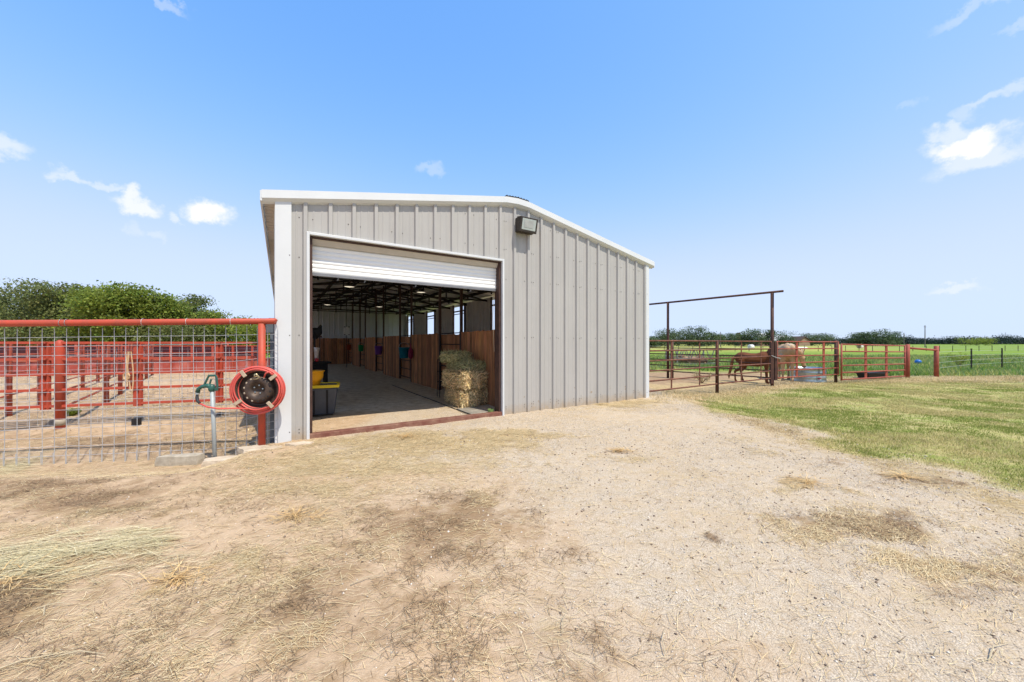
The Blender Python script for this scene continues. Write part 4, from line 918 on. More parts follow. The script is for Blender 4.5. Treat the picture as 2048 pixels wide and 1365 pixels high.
# hay feeder with brush pile
fx, fy = 14.6, 30.0
fe = thing('hay_feeder', 'dark metal feeder rack with slanted bars and brown hay inside', 'hay feeder', (fx, fy, -.2), R(4))
mb = MB(); W_, D_, H_ = 1.65, .9, 1.22
for y_ in (-D_, D_):
    mb.beam((-W_, y_, H_), (W_+.2, y_, H_), .07); mb.beam((-W_, y_, .55), (W_, y_, .55), .09, .1); mb.beam((-W_-.1, y_, .12), (W_+.1, y_, .12), .18, .12)
    for x_ in (-W_+.02, W_-.02): mb.beam((x_, y_, 0), (x_, y_, H_), .09)
    for i, x_ in enumerate(np.linspace(-W_+.45, W_-.35, 7)): mb.beam((x_+(.14 if i % 2 else -.14), y_, .6), (x_-(.10 if i % 2 else -.10), y_, H_), .05)
for x_ in (-W_, W_): mb.beam((x_, -D_, H_), (x_, D_, H_), .07); mb.beam((x_, -D_, .12), (x_, D_, .12), .15)
mb.build('rack', mat('weathered_steel', (.13, .125, .13), .6, .3, .2, 5, col2=(.25, .24, .22)), fe)
mb = MB(); rr = random.Random(9)
for i in range(70):
    a = Vector((rr.uniform(-1.3, 1.3), rr.uniform(-.8, .8), rr.uniform(.15, .75))); d = Vector((rr.uniform(-1, 1), rr.uniform(-.5, .5), rr.uniform(-.25, .35))).normalized()*rr.uniform(.3, .9)
    mb.tube([a-d*.5, a+d*.1+Vector((0, 0, .05)), a+d*.5], [.035, .04, .015], 6)
mb.ell((0, 0, .35), (1.4, .8, .35), 16, 8)
mb.build('old_hay', mat('old_hay', (.36, .24, .15), .95, 0, .3, 6, col2=(.16, .10, .07), bump=1, bscale=12), fe)

# ------------------------------------------------------------------ horses
def horse(label, loc, heading, sc, neck, head, legs, body_m, mane_m, tail_pts, name='horse', ears_m=None, muzzle_m=None):
    t = thing(name, label, 'horse', loc, heading); t.scale = (sc,)*3
    mb = MB()
    S = [(-.76, 1.10, .05, .07), (-.72, 1.11, .13, .16), (-.60, 1.12, .23, .26), (-.42, 1.10, .27, .30), (-.15, 1.05, .27, .30), (.12, 1.04, .265, .31), (.36, 1.10, .23, .32), (.52, 1.13, .19, .27), (.66, 1.12, .13, .19), (.72, 1.11, .06, .1)]
    mb.tube([(x, 0, z) for x, z, a, b in S], [(a, b) for x, z, a, b in S], 16)
    mb.ell((.38, 0, 1.32), (.2, .09, .12), 12, 8)
    n_ = [Vector(p) for p in neck]; mb.tube(n_, [(.15, .25), (.12, .21), (.095, .15), (.085, .12)][:len(n_)], 14)
    h0, h1 = Vector(head[0]), Vector(head[1]); hd = h1-h0
    mb.tube([h0-hd*.10, h0+hd*.05, h0+hd*.3, h0+hd*.6, h0+hd*.88, h0+hd*1.0], [.06, (.09, .125), (.09, .12), (.065, .085), (.06, .065), .035], 12)
    for lg in legs:
        mb.tube([Vector(p[:3]) for p in lg], [p[3] for p in lg], 12)
    o = mb.build('body', [body_m], t, True)
    rm = o.modifiers.new('remesh', 'REMESH'); rm.mode = 'VOXEL'; rm.voxel_size = .022; rm.use_smooth_shade = True
    smd = o.modifiers.new('smooth', 'SMOOTH'); smd.factor = .5; smd.iterations = 3
    side = hd.normalized().cross(Vector((0, 0, 1))).normalized() if abs(hd.normalized().z) < .95 else Vector((0, 1, 0))
    up = side.cross(hd.normalized())
    if up.dot(h0-n_[-2]) < 0 and up.z < 0: up = -up
    mb = MB()
    for s in (-1, 1): mb.tube([h0-hd*.06+side*s*.06, h0-hd*.2+side*s*.085+Vector((0, 0, .07)), h0-hd*.22+side*s*.08+Vector((0, 0, .15))], [(.035, .02), (.04, .018), .006], 8)
    mb.build('ears', ears_m or body_m, t, True)
    mb = MB()
    for s in (-1, 1): mb.ell(h0+hd*.32+side*s*.082+up*.04, (.02, .02, .02), 8, 6)
    mb.build('eyes', mBlack, t, True)
    if muzzle_m:
        mb = MB(); mb.tube([h0+hd*.86, h0+hd*.95, h0+hd*1.02], [.066, .064, .035], 12); mb.build('muzzle', muzzle_m, t, True)
    mb = MB(); rr = random.Random(3)
    for i in range(40):
        s = i/39*(len(n_)-1); k = min(int(s), len(n_)-2); f = s-k; p = n_[k].lerp(n_[k+1], f); tang = (n_[k+1]-n_[k]).normalized(); crest = Vector((0, 0, 1))-tang*tang.z
        crest = crest.normalized() if crest.length > .2 else Vector((-1, 0, 0)); rad = (.24, .20, .15, .12)[k]*(1-f)+(.20, .15, .12, .12)[k]*f
        b0 = p+crest*rad*.92; sd_ = tang.cross(crest)*rr.choice((-1, -1, 1)); mb.tube([b0, b0+crest*.03+sd_*.06, b0-crest*.02+sd_*.11+Vector((0, 0, -.08))], [.02, .018, .004], 5)
    mb.build('mane', mane_m, t, True)
    mb = MB(); mb.tube([Vector(p[:3]) for p in tail_pts], [p[3] for p in tail_pts], 10)
    for i in range(14):
        j = Vector((rr.uniform(-.03, .03), rr.uniform(-.05, .05), 0)); mb.tube([Vector(tail_pts[1][:3])+j*.5, Vector(tail_pts[-2][:3])+j*1.3, Vector(tail_pts[-1][:3])+j*1.5+Vector((0, 0, rr.uniform(-.1, .05)))], [.015, .012, .003], 4)
    mb.build('tail', mane_m, t, True)
    return t
mBay = mat('chestnut_coat', (.19, .068, .028), .65, 0, .2, 2.2, col2=(.10, .036, .016), spec=.15)
mBayD = mat('chestnut_mane', (.30, .13, .05), .7)
mPal = mat('cream_coat', (.50, .335, .19), .6, 0, .15, 2.5, col2=(.34, .22, .12), spec=.2)
mPalM = mat('cream_mane', (.66, .55, .42), .7)
mMuz = mat('dark_muzzle', (.10, .07, .06), .6); mMuzW = mat('white_blaze', (.62, .53, .46), .6)
hoof = .0
def frontleg(y, dx=0, lean=0): return [(.47, y*.9, 1.0, .12), (.46+dx*.3, y, .78, .095), (.45+dx*.6, y, .50, .058), (.45+dx*.8, y, .30, .036), (.44+dx, y, .13, .042), (.47+dx, y, .04, .052), (.48+dx, y, 0, .058)]
def hindleg(y, dx=0): return [(-.46, y*.8, 1.06, .20), (-.40+dx*.2, y, .82, .15), (-.44+dx*.4, y, .64, .085), (-.62+dx*.8, y, .50, .055), (-.60+dx*.9, y, .30, .038), (-.58+dx, y, .13, .043), (-.54+dx, y, .04, .053), (-.53+dx, y, 0, .06)]
horse('chestnut horse standing side on behind the rusty panel, face by the arch post', (10.70, 16.25, gzf(10.7, 16.2)), math.atan2(-.61, .79), .97,
      [(.50, 0, 1.14), (.66, -.02, 1.32), (.74, -.07, 1.50), (.78, -.14, 1.60)], [(.80, -.15, 1.62), (.86, -.52, 1.22)],
      [frontleg(.13), frontleg(-.13, .06), hindleg(.14, .12), hindleg(-.14, -.14)], mBay, mBayD, [(-.74, 0, 1.18, .05), (-.84, 0, 1.05, .06), (-.90, .02, .7, .07), (-.98, .02, .35, .05), (-1.02, .02, .2, .01)], muzzle_m=mMuzW)
horse('cream horse lowering its head to drink from the galvanised tank', (13.10, 17.58, gzf(13.1, 17.5)), math.atan2(-.87, -.50), 1.25,
      [(.50, .02, 1.16), (.64, .12, 1.14), (.65, .27, 1.07), (.58, .36, 1.0)], [(.56, .38, .98), (.38, .50, .54)],
      [frontleg(.14, .02), frontleg(-.14, -.05), hindleg(.15), hindleg(-.15, .1)], mPal, mPalM, [(-.74, 0, 1.18, .05), (-.84, 0, 1.05, .06), (-.88, 0, .7, .07), (-.88, 0, .35, .05), (-.88, 0, .2, .01)], muzzle_m=mMuz)

# ------------------------------------------------------------------ vegetation helpers
mLeafA = mat('leaf_olive', (.19, .215, .07), .5, 0, .2, .35, col2=(.15, .19, .065), vcol=True, trans=.45)
mLeafB = mat('leaf_bright', (.225, .275, .045), .5, 0, .2, .35, col2=(.19, .26, .045), vcol=True, trans=.5)
mLeafF = mat('leaf_far', (.070, .115, .055), .7, 0, .2, .1, col2=(.10, .14, .055), vcol=True, trans=.2)
mLeafW = mat('leaf_wood', (.018, .036, .032), .8, 0, .2, .05, col2=(.028, .050, .036), vcol=True, trans=.1)  # blue-green leaf colour stands in for haze over the far woods
mBark = mat('bark', (.10, .075, .055), .9, 0, .2, 4)
def leaf_cloud(blobs, n, size, r, fill=.5, droop=0):
    """leaf-clump quads in and on a set of ellipsoids (cx,cy,cz,rx,ry,rz)"""
    B = np.array(blobs, float); wts = (B[:, 3]*B[:, 4]+B[:, 3]*B[:, 5]+B[:, 4]*B[:, 5]); wts /= wts.sum()
    # twigs: cluster centres then leaves around them
    nc = max(20, n//14); ci = r.choice(len(B), nc, p=wts); d = r.normal(size=(nc, 3)); d /= np.linalg.norm(d, axis=1)[:, None]
    rad = 1-r.random(nc)**1.6*fill; C = B[ci, :3]+d*B[ci, 3:6]*rad[:, None]
    li = r.integers(0, nc, n); sp = size*2.0; P = C[li]+r.normal(size=(n, 3))*[sp, sp, sp*.62]
    P[:, 2] = np.maximum(P[:, 2], .15)
    a = r.normal(size=(n, 3)); a /= np.linalg.norm(a, axis=1)[:, None]; nrm = r.normal(size=(n, 3))*.75; nrm[:, 2] += .9
    b = np.cross(nrm, a); b /= np.linalg.norm(b, axis=1)[:, None]+1e-9
    s = size*r.uniform(.5, 1.15, n)[:, None]; Vv = np.stack([P-a*s*.6, P-b*s*.35, P+a*s*.6, P+b*s*.35], 1).reshape(-1, 3)
    Fv = np.arange(n*4).reshape(-1, 4); cg = r.uniform(.6, 1.35, nc)[li]; hue = r.uniform(-.12, .18, nc)[li]; g = cg*r.uniform(.75, 1.25, n)
    Cv = np.stack([g*(1+hue), g, g*(1-hue*.6)], -1); return Vv, Fv, np.repeat(Cv, 4, 0)
def tree(name, label, x, y, h, wd, lm, n, size, seed, base=.25, group=None, dome=1.0, wood=True, cat='tree', zg=None):
    r = np.random.default_rng(seed); t = thing(name, label, cat, (x, y, (gzf(x, y) if zg is None else zg)-.1), 0, group)
    blobs = []; nb = 15+int(r.integers(0, 7)); top = h; cb = h*base
    blobs.append((0, 0, cb+(top-cb)*.42, wd*.30, wd*.30, (top-cb)*.38))
    for i in range(nb):
        a = i*2.4+r.uniform(-.4, .4); q = r.uniform(.45, 1); zz = cb+(top-cb)*r.uniform(.12, .90)
        rr_ = wd*.5*q*math.sqrt(max(.12, 1-((zz-cb)/(top-cb)*1.02-.35)**2*dome)); s = wd*r.uniform(.08, .19)
        rr_ = max(0, min(rr_, wd*.5-s)); blobs.append((math.cos(a)*rr_, math.sin(a)*rr_, min(zz, top-s*.8), s, s, s*.75))
    blobs.append((wd*.06, 0, top-wd*.12, wd*.2, wd*.2, wd*.11))
    Vv, Fv, Cv = leaf_cloud(blobs, n, size, r); Vv[:, 2] = np.minimum(Vv[:, 2], top+size)
    np_mesh('crown', Vv, Fv, lm, Cv, t)
    if wood:
        mb = MB(); tr_ = max(.06, h*.022); mb.tube([(0, 0, 0), (.05, .03, cb*.6), (.0, 0, cb+(top-cb)*.3), (.1, 0, top*.8)], [tr_*1.4, tr_, tr_*.7, tr_*.2], 8)
        for (bx_, by_, bz_, *_) in blobs[1:8]: mb.tube([(0, 0, cb*.8), (bx_*.5, by_*.5, (cb+bz_)/2), (bx_, by_, bz_)], [tr_*.6, tr_*.35, tr_*.1], 5)
        mb.build('trunk', mBark, t)
    return t
# big trees at left
def TX(px, Y): return (px-1024)/F*Y
def TH(py, Y): return EYE+(HOR-py)/F*Y
big = [(-95, 575, 250, 42, mLeafA, 'broad olive green tree cut by the left edge of the view'), (50, 562, 220, 40, mLeafA, 'tallest dark olive tree at far left behind the pens'), (138, 572, 120, 39, mLeafA, 'olive tree between the tallest dark tree and the bright green one'),
       (246, 571, 150, 36, mLeafB, 'bright green spreading tree left of centre behind the pens'), (324, 592, 60, 37, mLeafB, 'bright green tree ending just left of the sky gap'),
       (390, 594, 70, 44, mLeafA, 'rounded olive tree standing alone right of the sky gap')]
for i, (px, py, wp, Y, lm, lab) in enumerate(big):
    tree('broadleaf_tree', lab, TX(px, Y), Y, TH(py, Y)+.1, wp/F*Y*1.08, lm, 22000 if wp > 100 else 14000, .25, 100+i, base=.10, group='large trees behind the pens', zg=0)
for i, (px, py, wp) in enumerate([(30, 645, 130), (130, 648, 120), (225, 640, 120), (320, 640, 110), (432, 619, 60), (476, 633, 70), (510, 640, 80), (545, 642, 70), (-80, 640, 160), (385, 642, 90)]):
    Y = 36+(i % 3)*2
    tree('leafy_shrub', ['low olive shrub under the tallest dark tree', 'low shrub under the left trees beside the round red post', 'low bright shrub under the spreading green tree', 'low shrub below the sky gap', 'green shrub right of the lone rounded tree', 'yellow green shrub behind the red rail, third from the barn', 'yellow green shrub behind the red rail, second from the barn', 'shrub in the treeline nearest the barn corner', 'low shrub at the left edge of the view', 'low shrub at the foot of the lone rounded tree'][i],
         TX(px, Y), Y, TH(py, Y), wp/F*Y*1.15, mLeafB if i in (2, 4, 5, 6, 7) else mLeafA, 4500, .22, 200+i, base=.02, group='shrubs behind the pens', cat='shrub', zg=0)
# far trees at right
far = [(1303, 677, 16, 230), (1333, 663, 34, 190), (1354, 668, 30, 200), (1378, 660, 30, 180), (1401, 659, 30, 180), (1417, 668, 30, 190), (1437, 673, 26, 230), (1458, 671, 24, 240), (1474, 672, 20, 240), (1487, 669, 26, 190), (1510, 664, 30, 185), (1537, 665, 18, 185),
       (1566, 666, 38, 260), (1571, 675, 32, 180), (1617, 671, 26, 230), (1647, 671, 36, 220), (1718, 670, 26, 210), (1735, 669, 30, 208), (1765, 664, 34, 200), (1785, 669, 30, 205), (1953, 678, 46, 260), (1322, 674, 30, 175), (1300, 682, 26, 160), (1390, 676, 60, 200)]
flab = ['smallest tree just right of the barn edge', 'tree showing behind the far arch upright', 'tree just right of the far arch upright', 'tall pointed tree, left one of the tallest pair', 'tall pointed tree, right one of the tallest pair', 'low round tree right of the tallest pair', 'small tree left of the thin leftmost pole', 'small tree right of the thin leftmost pole', 'small dark tree left of the brick chimney', 'tree in front of the brick chimney', 'conical green tree left of the pale roof', 'narrow tree just left of the tall arch post',
        'wide flat crowned tree rising over the house roof', 'dark bush in front of the farmhouse roof', 'tree touching the right side of the house gable', 'wide domed tree right of the house gable', 'left tree of the pair above the second red gate', 'right tree of the pair above the second red gate', 'tallest tree above the second red gate', 'tree joined to the right side of the tallest one above the gate', 'yellow green tree before the dark far woods', 'low tree between the barn edge and the arch', 'dark hedge tree touching the barn edge', 'low bushy tree at the foot of the tallest pair']
for i, (px, py, wp, Y) in enumerate(far):
    tree('field_tree', flab[i], TX(px, Y), Y, TH(py, Y)*1.14+.5, wp/F*Y*1.1, mLeafB if i == 20 else mLeafF, 2600, .55, 300+i, base=.02, group='distant trees across the pasture', zg=-.2)
# far-off woods, one mass
r = np.random.default_rng(5); blobs = []
for i in range(300):
    px = 1290+i*3.3+r.uniform(-2, 2); Y = r.uniform(420, 470); tp = 681+1.5*math.sin(px*.02)+r.uniform(-1.2, 1.2)
    if px > 1640: tp = 678.5+1.2*math.sin(px*.035)+r.uniform(-1, 1)
    if 1790 < px < 1830: tp = 674+abs(px-1808)*.25
    if 1985 < px < 2035: tp = 673+abs(px-2010)*.14
    h = max(3.5, (EYE+(HOR-tp)/F*Y)*1.2); X_ = TX(px, Y); blobs.append((X_, Y, h*.45, 4.2, 4.2, h*.5))
Vv, Fv, Cv = leaf_cloud(blobs, 60000, 1.3, r, fill=1.0)
o = np_mesh('distant_woods', Vv, Fv, mLeafW, Cv); tag(o, 'dark band of far woods along the horizon', 'woods', kind='stuff')
o.location = (0, 0, -.3)
# farmhouse
HY = 215.0
hs_ = thing('farmhouse', 'tan farmhouse with pale grey roofs and brick chimney across the pasture', 'house', (TX(1560, HY), HY, -.2), R(8))
mTanW = mat('tan_brick', (.30, .21, .15), .9, 0, .1, 1); mRoofG = mat('pale_roof', (.42, .43, .44), .6, .2, .05, .3); mBrick = mat('brick', (.20, .13, .10), .9, 0, .2, 1)
px2m = HY/F
def hx(px): return (px-1560)*px2m
def gable(mb_w, mb_r, x0, x1, y0, y1, eave, ridge, along='x'):
    mb_w.box(x0, x1, y0, y1, 0, eave)
    if along == 'x':
        ym = (y0+y1)/2; mb_r.quad((x0-.5, y0-.5, eave-.1), (x1+.5, y0-.5, eave-.1), (x1-2, ym, ridge), (x0+2, ym, ridge)); mb_r.quad((x1+.5, y1+.5, eave-.1), (x0-.5, y1+.5, eave-.1), (x0+2, ym, ridge), (x1-2, ym, ridge))
        k = mb_r.V([(x0-.5, y1+.5, eave-.1), (x0-.5, y0-.5, eave-.1), (x0+2, ym, ridge), (x1+.5, y0-.5, eave-.1), (x1+.5, y1+.5, eave-.1), (x1-2, ym, ridge)]); mb_r.face((k, k+1, k+2)); mb_r.face((k+3, k+4, k+5))
    else:
        xm = (x0+x1)/2; k = mb_w.V([(x0, y0, eave), (x1, y0, eave), (xm, y0, ridge-.2), (x0, y1, eave), (x1, y1, eave), (xm, y1, ridge-.2)]); mb_w.face((k, k+1, k+2)); mb_w.face((k+4, k+3, k+5))
        for xa, xb in ((x0-.6, xm), (x1+.6, xm)):
            mb_r.hexa([(xa, y0-.5, eave-.3), (xb, y0-.5, ridge), (xb, y1, ridge), (xa, y1, eave-.3), (xa, y0-.5, eave-.0), (xb, y0-.5, ridge+.3), (xb, y1, ridge+.3), (xa, y1, eave-.0)])
mw_ = MB(); mr_ = MB(); gable(mw_, mr_, hx(1515), hx(1556), 0, 9, 3.0, 7.4); gable(mw_, mr_, hx(1540), hx(1606), 2, 12, 2.6, 6.1)
mw_.build('wall', mTanW, hs_); mr_.build('roof', mRoofG, hs_)
mw_ = MB(); mr_ = MB(); gable(mw_, mr_, hx(1589), hx(1614), -4, 4, 2.6, 5.3, 'y'); mw_.build('gable_wing', mTanW, hs_); mr_.build('gable_roof', mat('brown_eaves', (.09, .06, .045), .8), hs_)
mb = MB(); mb.box(hx(1493)-.45, hx(1493)+.6, 8, 9.5, 0, 7.9); mb.build('chimney', mBrick, hs_)
for px in (1525, 1545, 1580): mb = MB(); mb.box(hx(px)-.7, hx(px)+.7, -.06 if px < 1550 else 1.94, .02 if px < 1550 else 1.99, 1.0, 2.3); mb.build('window', mTyre, hs_)
# poles
for px, top, Y, lab in ((1850, 651, 150, 'tallest utility pole beyond the second red gate'), (1808, 667, 190, 'short utility pole left of the tallest one'), (1441, 664, 170, 'thin utility pole among the trees left of the arch')):
    t = thing('utility_pole', lab, 'utility pole', (TX(px, Y), Y, -.3), 0, 'utility poles across the pasture'); h = TH(top, Y)+.3
    mb = MB(); mb.tube([(0, 0, 0), (0, 0, h)], [.17, .12], 8); mb.build('pole_shaft', mat('pole_wood', (.16, .14, .13), .9), t); mb = MB(); mb.box(-.5, .5, -.06, .06, h-.75, h-.6); mb.build('crossarm', mBark, t)
# bales and white tank in the far pasture
mWrap = mat('white_wrap', (.72, .72, .70), .5, 0, .05)
for px, py, lab, m2 in ((1502, 698.5, 'white wrapped round bale in the pasture behind the chestnut horse', mWrap), (1720, 697, 'round bale in the yellow field above the second red gate', mHayCore)):
    x, y = G(px, py, -.27); t = thing('round_bale', lab, 'round bale', (x, y, -.27), R(20), 'round bales in the pasture'); mb = MB()
    lathe_at(mb, [(.001, -.7), (.6, -.7), (.68, -.62), (.68, .62), (.6, .7), (.001, .7)], (0, 0, .66), (1, 0, 0), 24); mb.build('bale_roll', m2, t, True)
    if m2 is mHayCore:
        mb = MB(); lathe_at(mb, [(.69, -.6), (.70, 0), (.69, .6)], (0, 0, .67), (1, 0, 0), 24); mb.build('net_wrap', mWrap, t, True)
t = thing('white_tank', 'long low white tank lying in the pasture behind the cream horse', 'tank', (TX(1587, 108), 108, -.25), R(3)); mb = MB()
lathe_at(mb, [(.001, -4.3), (.2, -4.2), (.3, -3.9), (.3, 3.9), (.2, 4.2), (.001, 4.3)], (0, 0, .32), (1, 0, 0), 16); mb.build('tank_shell', mWrap, t, True)
mb = MB(); mb.box(-2.5, -2.2, -.3, .3, 0, .2); mb.box(2.2, 2.5, -.3, .3, 0, .2); mb.build('cradle', mConc, t)
ff = thing('far_wire_fence', 'faint far wire fence crossing the pasture behind the paddock', 'fence', (TX(1300, 78), 78, 0))
for i in range(30):
    mb = MB(); x0 = i*3.1; mb.beam((x0, i*.15, -.4), (x0, i*.15, 1.0), .07); mb.build('t_post', mDark, ff)
mb = MB()
for z in (.3, .6, .9): mb.tube([(0, 0, z), (90, 4.35, z)], .010, 4)
mb.build('wire', mWire, ff)

# small plants
def plant(name, label, x, y, h, wd, n, m, cat='bush', dry=False, seed=1):
    r = np.random.default_rng(seed); g = gzf(x, y); t = thing(name, label, cat, (x, y, g)); mb = MB()
    tips = []
    for i in range(12):
        a = r.uniform(0, 6.28); e = Vector((math.cos(a)*wd*.5*r.uniform(.5, 1), math.sin(a)*wd*.5*r.uniform(.5, 1), h*r.uniform(.6, 1))); mb.tube([(0, 0, -.02), e*.5+Vector((0, 0, h*.1)), e], [.012, .008, .003], 4); tips.append(e)
    mb.build('stems', mBark if not dry else mat('dry_stem', (.30, .22, .14), .9), t)
    C = np.array([tuple(tips[k]*f) for k in range(12) for f in (.6, .8, 1.0)]); P = C[r.integers(0, len(C), n)]+r.normal(size=(n, 3))*wd*.06; s = .03
    a = r.normal(size=(n, 3)); a /= np.linalg.norm(a, axis=1)[:, None]; b = np.cross(a, r.normal(size=(n, 3))); b /= np.linalg.norm(b, axis=1)[:, None]
    Vv = np.stack([P-a*s, P-b*s*.6, P+a*s, P+b*s*.6], 1).reshape(-1, 3); g_ = r.uniform(.7, 1.4, n); np_mesh('leaves', Vv, np.arange(n*4).reshape(-1, 4), m, np.repeat(np.stack([g_, g_, g_], -1), 4, 0), t)
mTankW = 0
mYG = mat('yellow_green_leaf', (.30, .34, .05), .6, vcol=True, trans=.3); mDryL = mat('dry_leaf', (.30, .25, .12), .8, vcol=True)
x, y = G(1404, 767, -.17); plant('dry_weed', 'scraggly half dry weed in the paddock dirt', x, y, .45, .75, 300, mDryL, 'weed', True, 4)
x, y = G(1918, 736, -.27); plant('yellow_bush', 'yellow green bush standing in the pasture by the first T post', x, y, 1.15, 1.0, 900, mYG, 'bush', False, 5)
x, y = G(143, 832, -.05); plant('green_weed', 'bright green weed beside the round topped red post', x, y, .13, .3, 500, mLeafB, 'weed', False, 6)

# ------------------------------------------------------------------ loose stuff on the ground
def samp(n, x0, x1, y0, y1, power=1.0):
    """positions, denser towards the near ground"""
    u = rng.random(n); y = y0*(y1/y0)**(u**power); return rng.uniform(x0, x1, n), y
def strands(P, L, wd, ang, cols, zlift=.012, m=None, name='straw', label='', cat='straw', up=.22):
    n = len(P); x, y = P[:, 0], P[:, 1]; g = gz(x, y)+np.interp(0, [0, 1], [0, 0])
    # follow relief
    rl_ = .045*(fbm(x*.9, y*.9, 41)-.5)+.024*(fbm(x*5, y*5, 43, 3)-.5)
    d = np.stack([np.cos(ang), np.sin(ang)], -1); p = np.stack([-d[:, 1], d[:, 0]], -1); bend = rng.normal(0, .09, n)[:, None]
    z0 = g+rl_+rng.uniform(.003, zlift, n); z1 = z0+rng.uniform(0, up, n)*L*.35; z2 = z0+rng.uniform(-.2, up, n)*L*.5; z2 = np.maximum(z2, z0)
    c = np.stack([x, y], -1); a0 = c-d*L[:, None]/2; a1 = c+p*bend*L[:, None]*.4; a2 = c+d*L[:, None]/2; W_ = p*wd[:, None]/2
    def pt(a, z): return np.concatenate([a, z[:, None]], 1)
    Vv = np.stack([pt(a0-W_, z0), pt(a0+W_, z0), pt(a1+W_, z1), pt(a1-W_, z1), pt(a2+W_*.4, z2), pt(a2-W_*.4, z2)], 1).reshape(-1, 3)
    b = np.arange(n)*6; Ff = np.stack([np.stack([b, b+1, b+2, b+3], -1), np.stack([b+3, b+2, b+4, b+5], -1)], 1).reshape(-1, 4)
    o = np_mesh(name, Vv, Ff, m, np.repeat(cols, 6, 0)); tag(o, label, cat, kind='stuff'); return o
mStr = mat('loose_straw', (1, 1, 1), .85, 0, .08, 30, vcol=True)
def pick(n, density, x0, x1, y0, y1, power=1.0):
    out = []; tot = 0
    while tot < n:
        x, y = samp(n, x0, x1, y0, y1, power); dd = density(x, y); k = rng.random(n) < dd; k &= np.abs(x) < y*1.5+.6
        u_, v_ = uvof(x, y); k &= ~((u_ > -.1) & (v_ > -.06) & ~((u_ > DU0) & (u_ < DU1) & (v_ > .12)))
        out.append(np.stack([x[k], y[k]], -1)); tot += k.sum()
    return np.concatenate(out)[:n]
def dens_hay(x, y):
    h = soil_f(x, y, HAY); uu_, vv_ = uvof(x, y); h = np.maximum(h, 1.6*np.exp(-(((uu_-3.8)/.5)**2+((vv_-2.0)/1.0)**2))); left = sm(-x-.15*y, -1.2, 1.6)
    u_, v_ = uvof(x, y); ins = ((u_ > 0) & (v_ > 0))
    base = .035+.16*left*sm(fbm(x*1.2, y*1.2, 61), .4, .65)
    return np.clip((h**1.3*sm(fbm(x*3, y*3, 62), .35, .6)+base)*(1-lawn_mask(x, y)*.8)*np.where(ins, .35, 1), 0, 1)
def scol(n, kind):
    pal = {'hay': [(.80, .60, .32), (.88, .72, .44), (.60, .43, .22), (.72, .59, .34)], 'green': [(.72, .62, .36), (.78, .69, .44), (.56, .50, .28)], 'brown': [(.27, .17, .09), (.36, .24, .13), (.17, .11, .06)]}[kind]
    c = np.array(pal)[rng.integers(0, len(pal), n)]; return c*rng.uniform(.75, 1.2, n)[:, None]
n = 90000; P = pick(n, dens_hay, -9, 9, 1.4, 10.5, .9); near_ = 1.8+P[:, 1]
flow = .35+.9*(fbm(P[:, 0]*.4, P[:, 1]*.4, 71)-.5)*2
ang = flow+rng.normal(0, .75, n); L_ = rng.gamma(3, .018, n)+.015; wd_ = .0009+.0006*P[:, 1]*rng.uniform(.5, 1.2, n)
strands(P, L_, wd_, ang, scol(n, 'hay')*.85, m=mStr, name='loose_hay', label='dry golden hay scattered over the dirt and gravel yard', cat='loose hay')
def dens_pen(x, y): return (.15+.85*sm(fbm(x*.6, y*.6, 66), .4, .6))*(uvof(x, y)[0] < -.3)
out = []; tot = 0
while tot < 14000:
    y = 5.6*(3.4**rng.random(14000)); x = rng.uniform(-26, -4, 14000); k = (rng.random(14000) < dens_pen(x, y)) & (np.abs(x) < y*1.5+1); out.append(np.stack([x[k], y[k]], -1)); tot += k.sum()
P = np.concatenate(out)[:14000]; n = 14000
strands(P, rng.gamma(3, .035, n)+.03, .002+.0009*P[:, 1], rng.uniform(0, 6.28, n), np.where(rng.random(n)[:, None] < .6, scol(n, 'brown'), scol(n, 'hay')), m=mStr, name='pen_litter', label='brown and tan litter scattered over the dirt of the red pens', cat='litter')
def dens_s(x, y): return np.clip(soil_f(x, y)**1.4*sm(fbm(x*4, y*4, 64), .35, .62)+.012, 0, 1)
n = 17000; P = pick(n, dens_s, -8, 8, 1.5, 8, .9)
strands(P, rng.gamma(3, .018, n)+.01, .0012+.0006*P[:, 1]*rng.uniform(.5, 1.2, n), rng.uniform(0, 6.28, n), scol(n, 'brown'), zlift=.02, m=mStr, name='brown_debris', label='dark brown rotted straw and twig litter in patches on the yard', cat='litter')
GR = [(130, 1105, 170, 32, 1), (20, 1130, 60, 20, 1), (240, 1080, 50, 14, .8), (30, 905, 60, 14, .7), (480, 1135, 60, 12, .2)]
def dens_g(x, y): return np.clip(soil_f(x, y, GR)**1.2*sm(fbm(x*2.5+y, y*3, 65), .35, .55), 0, 1)
n = 1500; P = pick(n, dens_g, -8, 1, 2.0, 7.5, .9)
strands(P, rng.gamma(4, .045, n)+.05, .0016+.0006*P[:, 1]*rng.uniform(.5, 1.2, n), .35+rng.normal(0, .35, n), scol(n, 'green'), zlift=.025, m=mStr, name='green_hay', label='pale green fresh hay strewn at the left of the yard', cat='loose hay')
# tuft-like clumps
TU = [(355, 1165, 2.2, .16), (590, 1035, 3, .2), (1615, 967, 5, .2), (1805, 957, 5, .16), (1240, 905, 6, .14), (812, 876, 6, .2), (20, 1170, 2.4, .3)]
Pc = []; An = []
for (px, py, _, rad) in TU:
    cx, cy = G(px, py); k = 110; a = rng.uniform(0, 6.28, k); q = rng.random(k)*rad; Pc.append(np.stack([cx+np.cos(a)*q*1.5, cy+np.sin(a)*q], -1)); An.append(a+rng.normal(0, .4, k))
P = np.concatenate(Pc); An = np.concatenate(An); n = len(P)
strands(P, rng.gamma(3, .03, n)+.03, .0025+.0005*P[:, 1], An, scol(n, 'hay')*[.80, .68, .52], zlift=.04, m=mStr, name='straw_tufts', label='small raised tufts of orange brown straw dotted over the yard', cat='straw', up=.35)
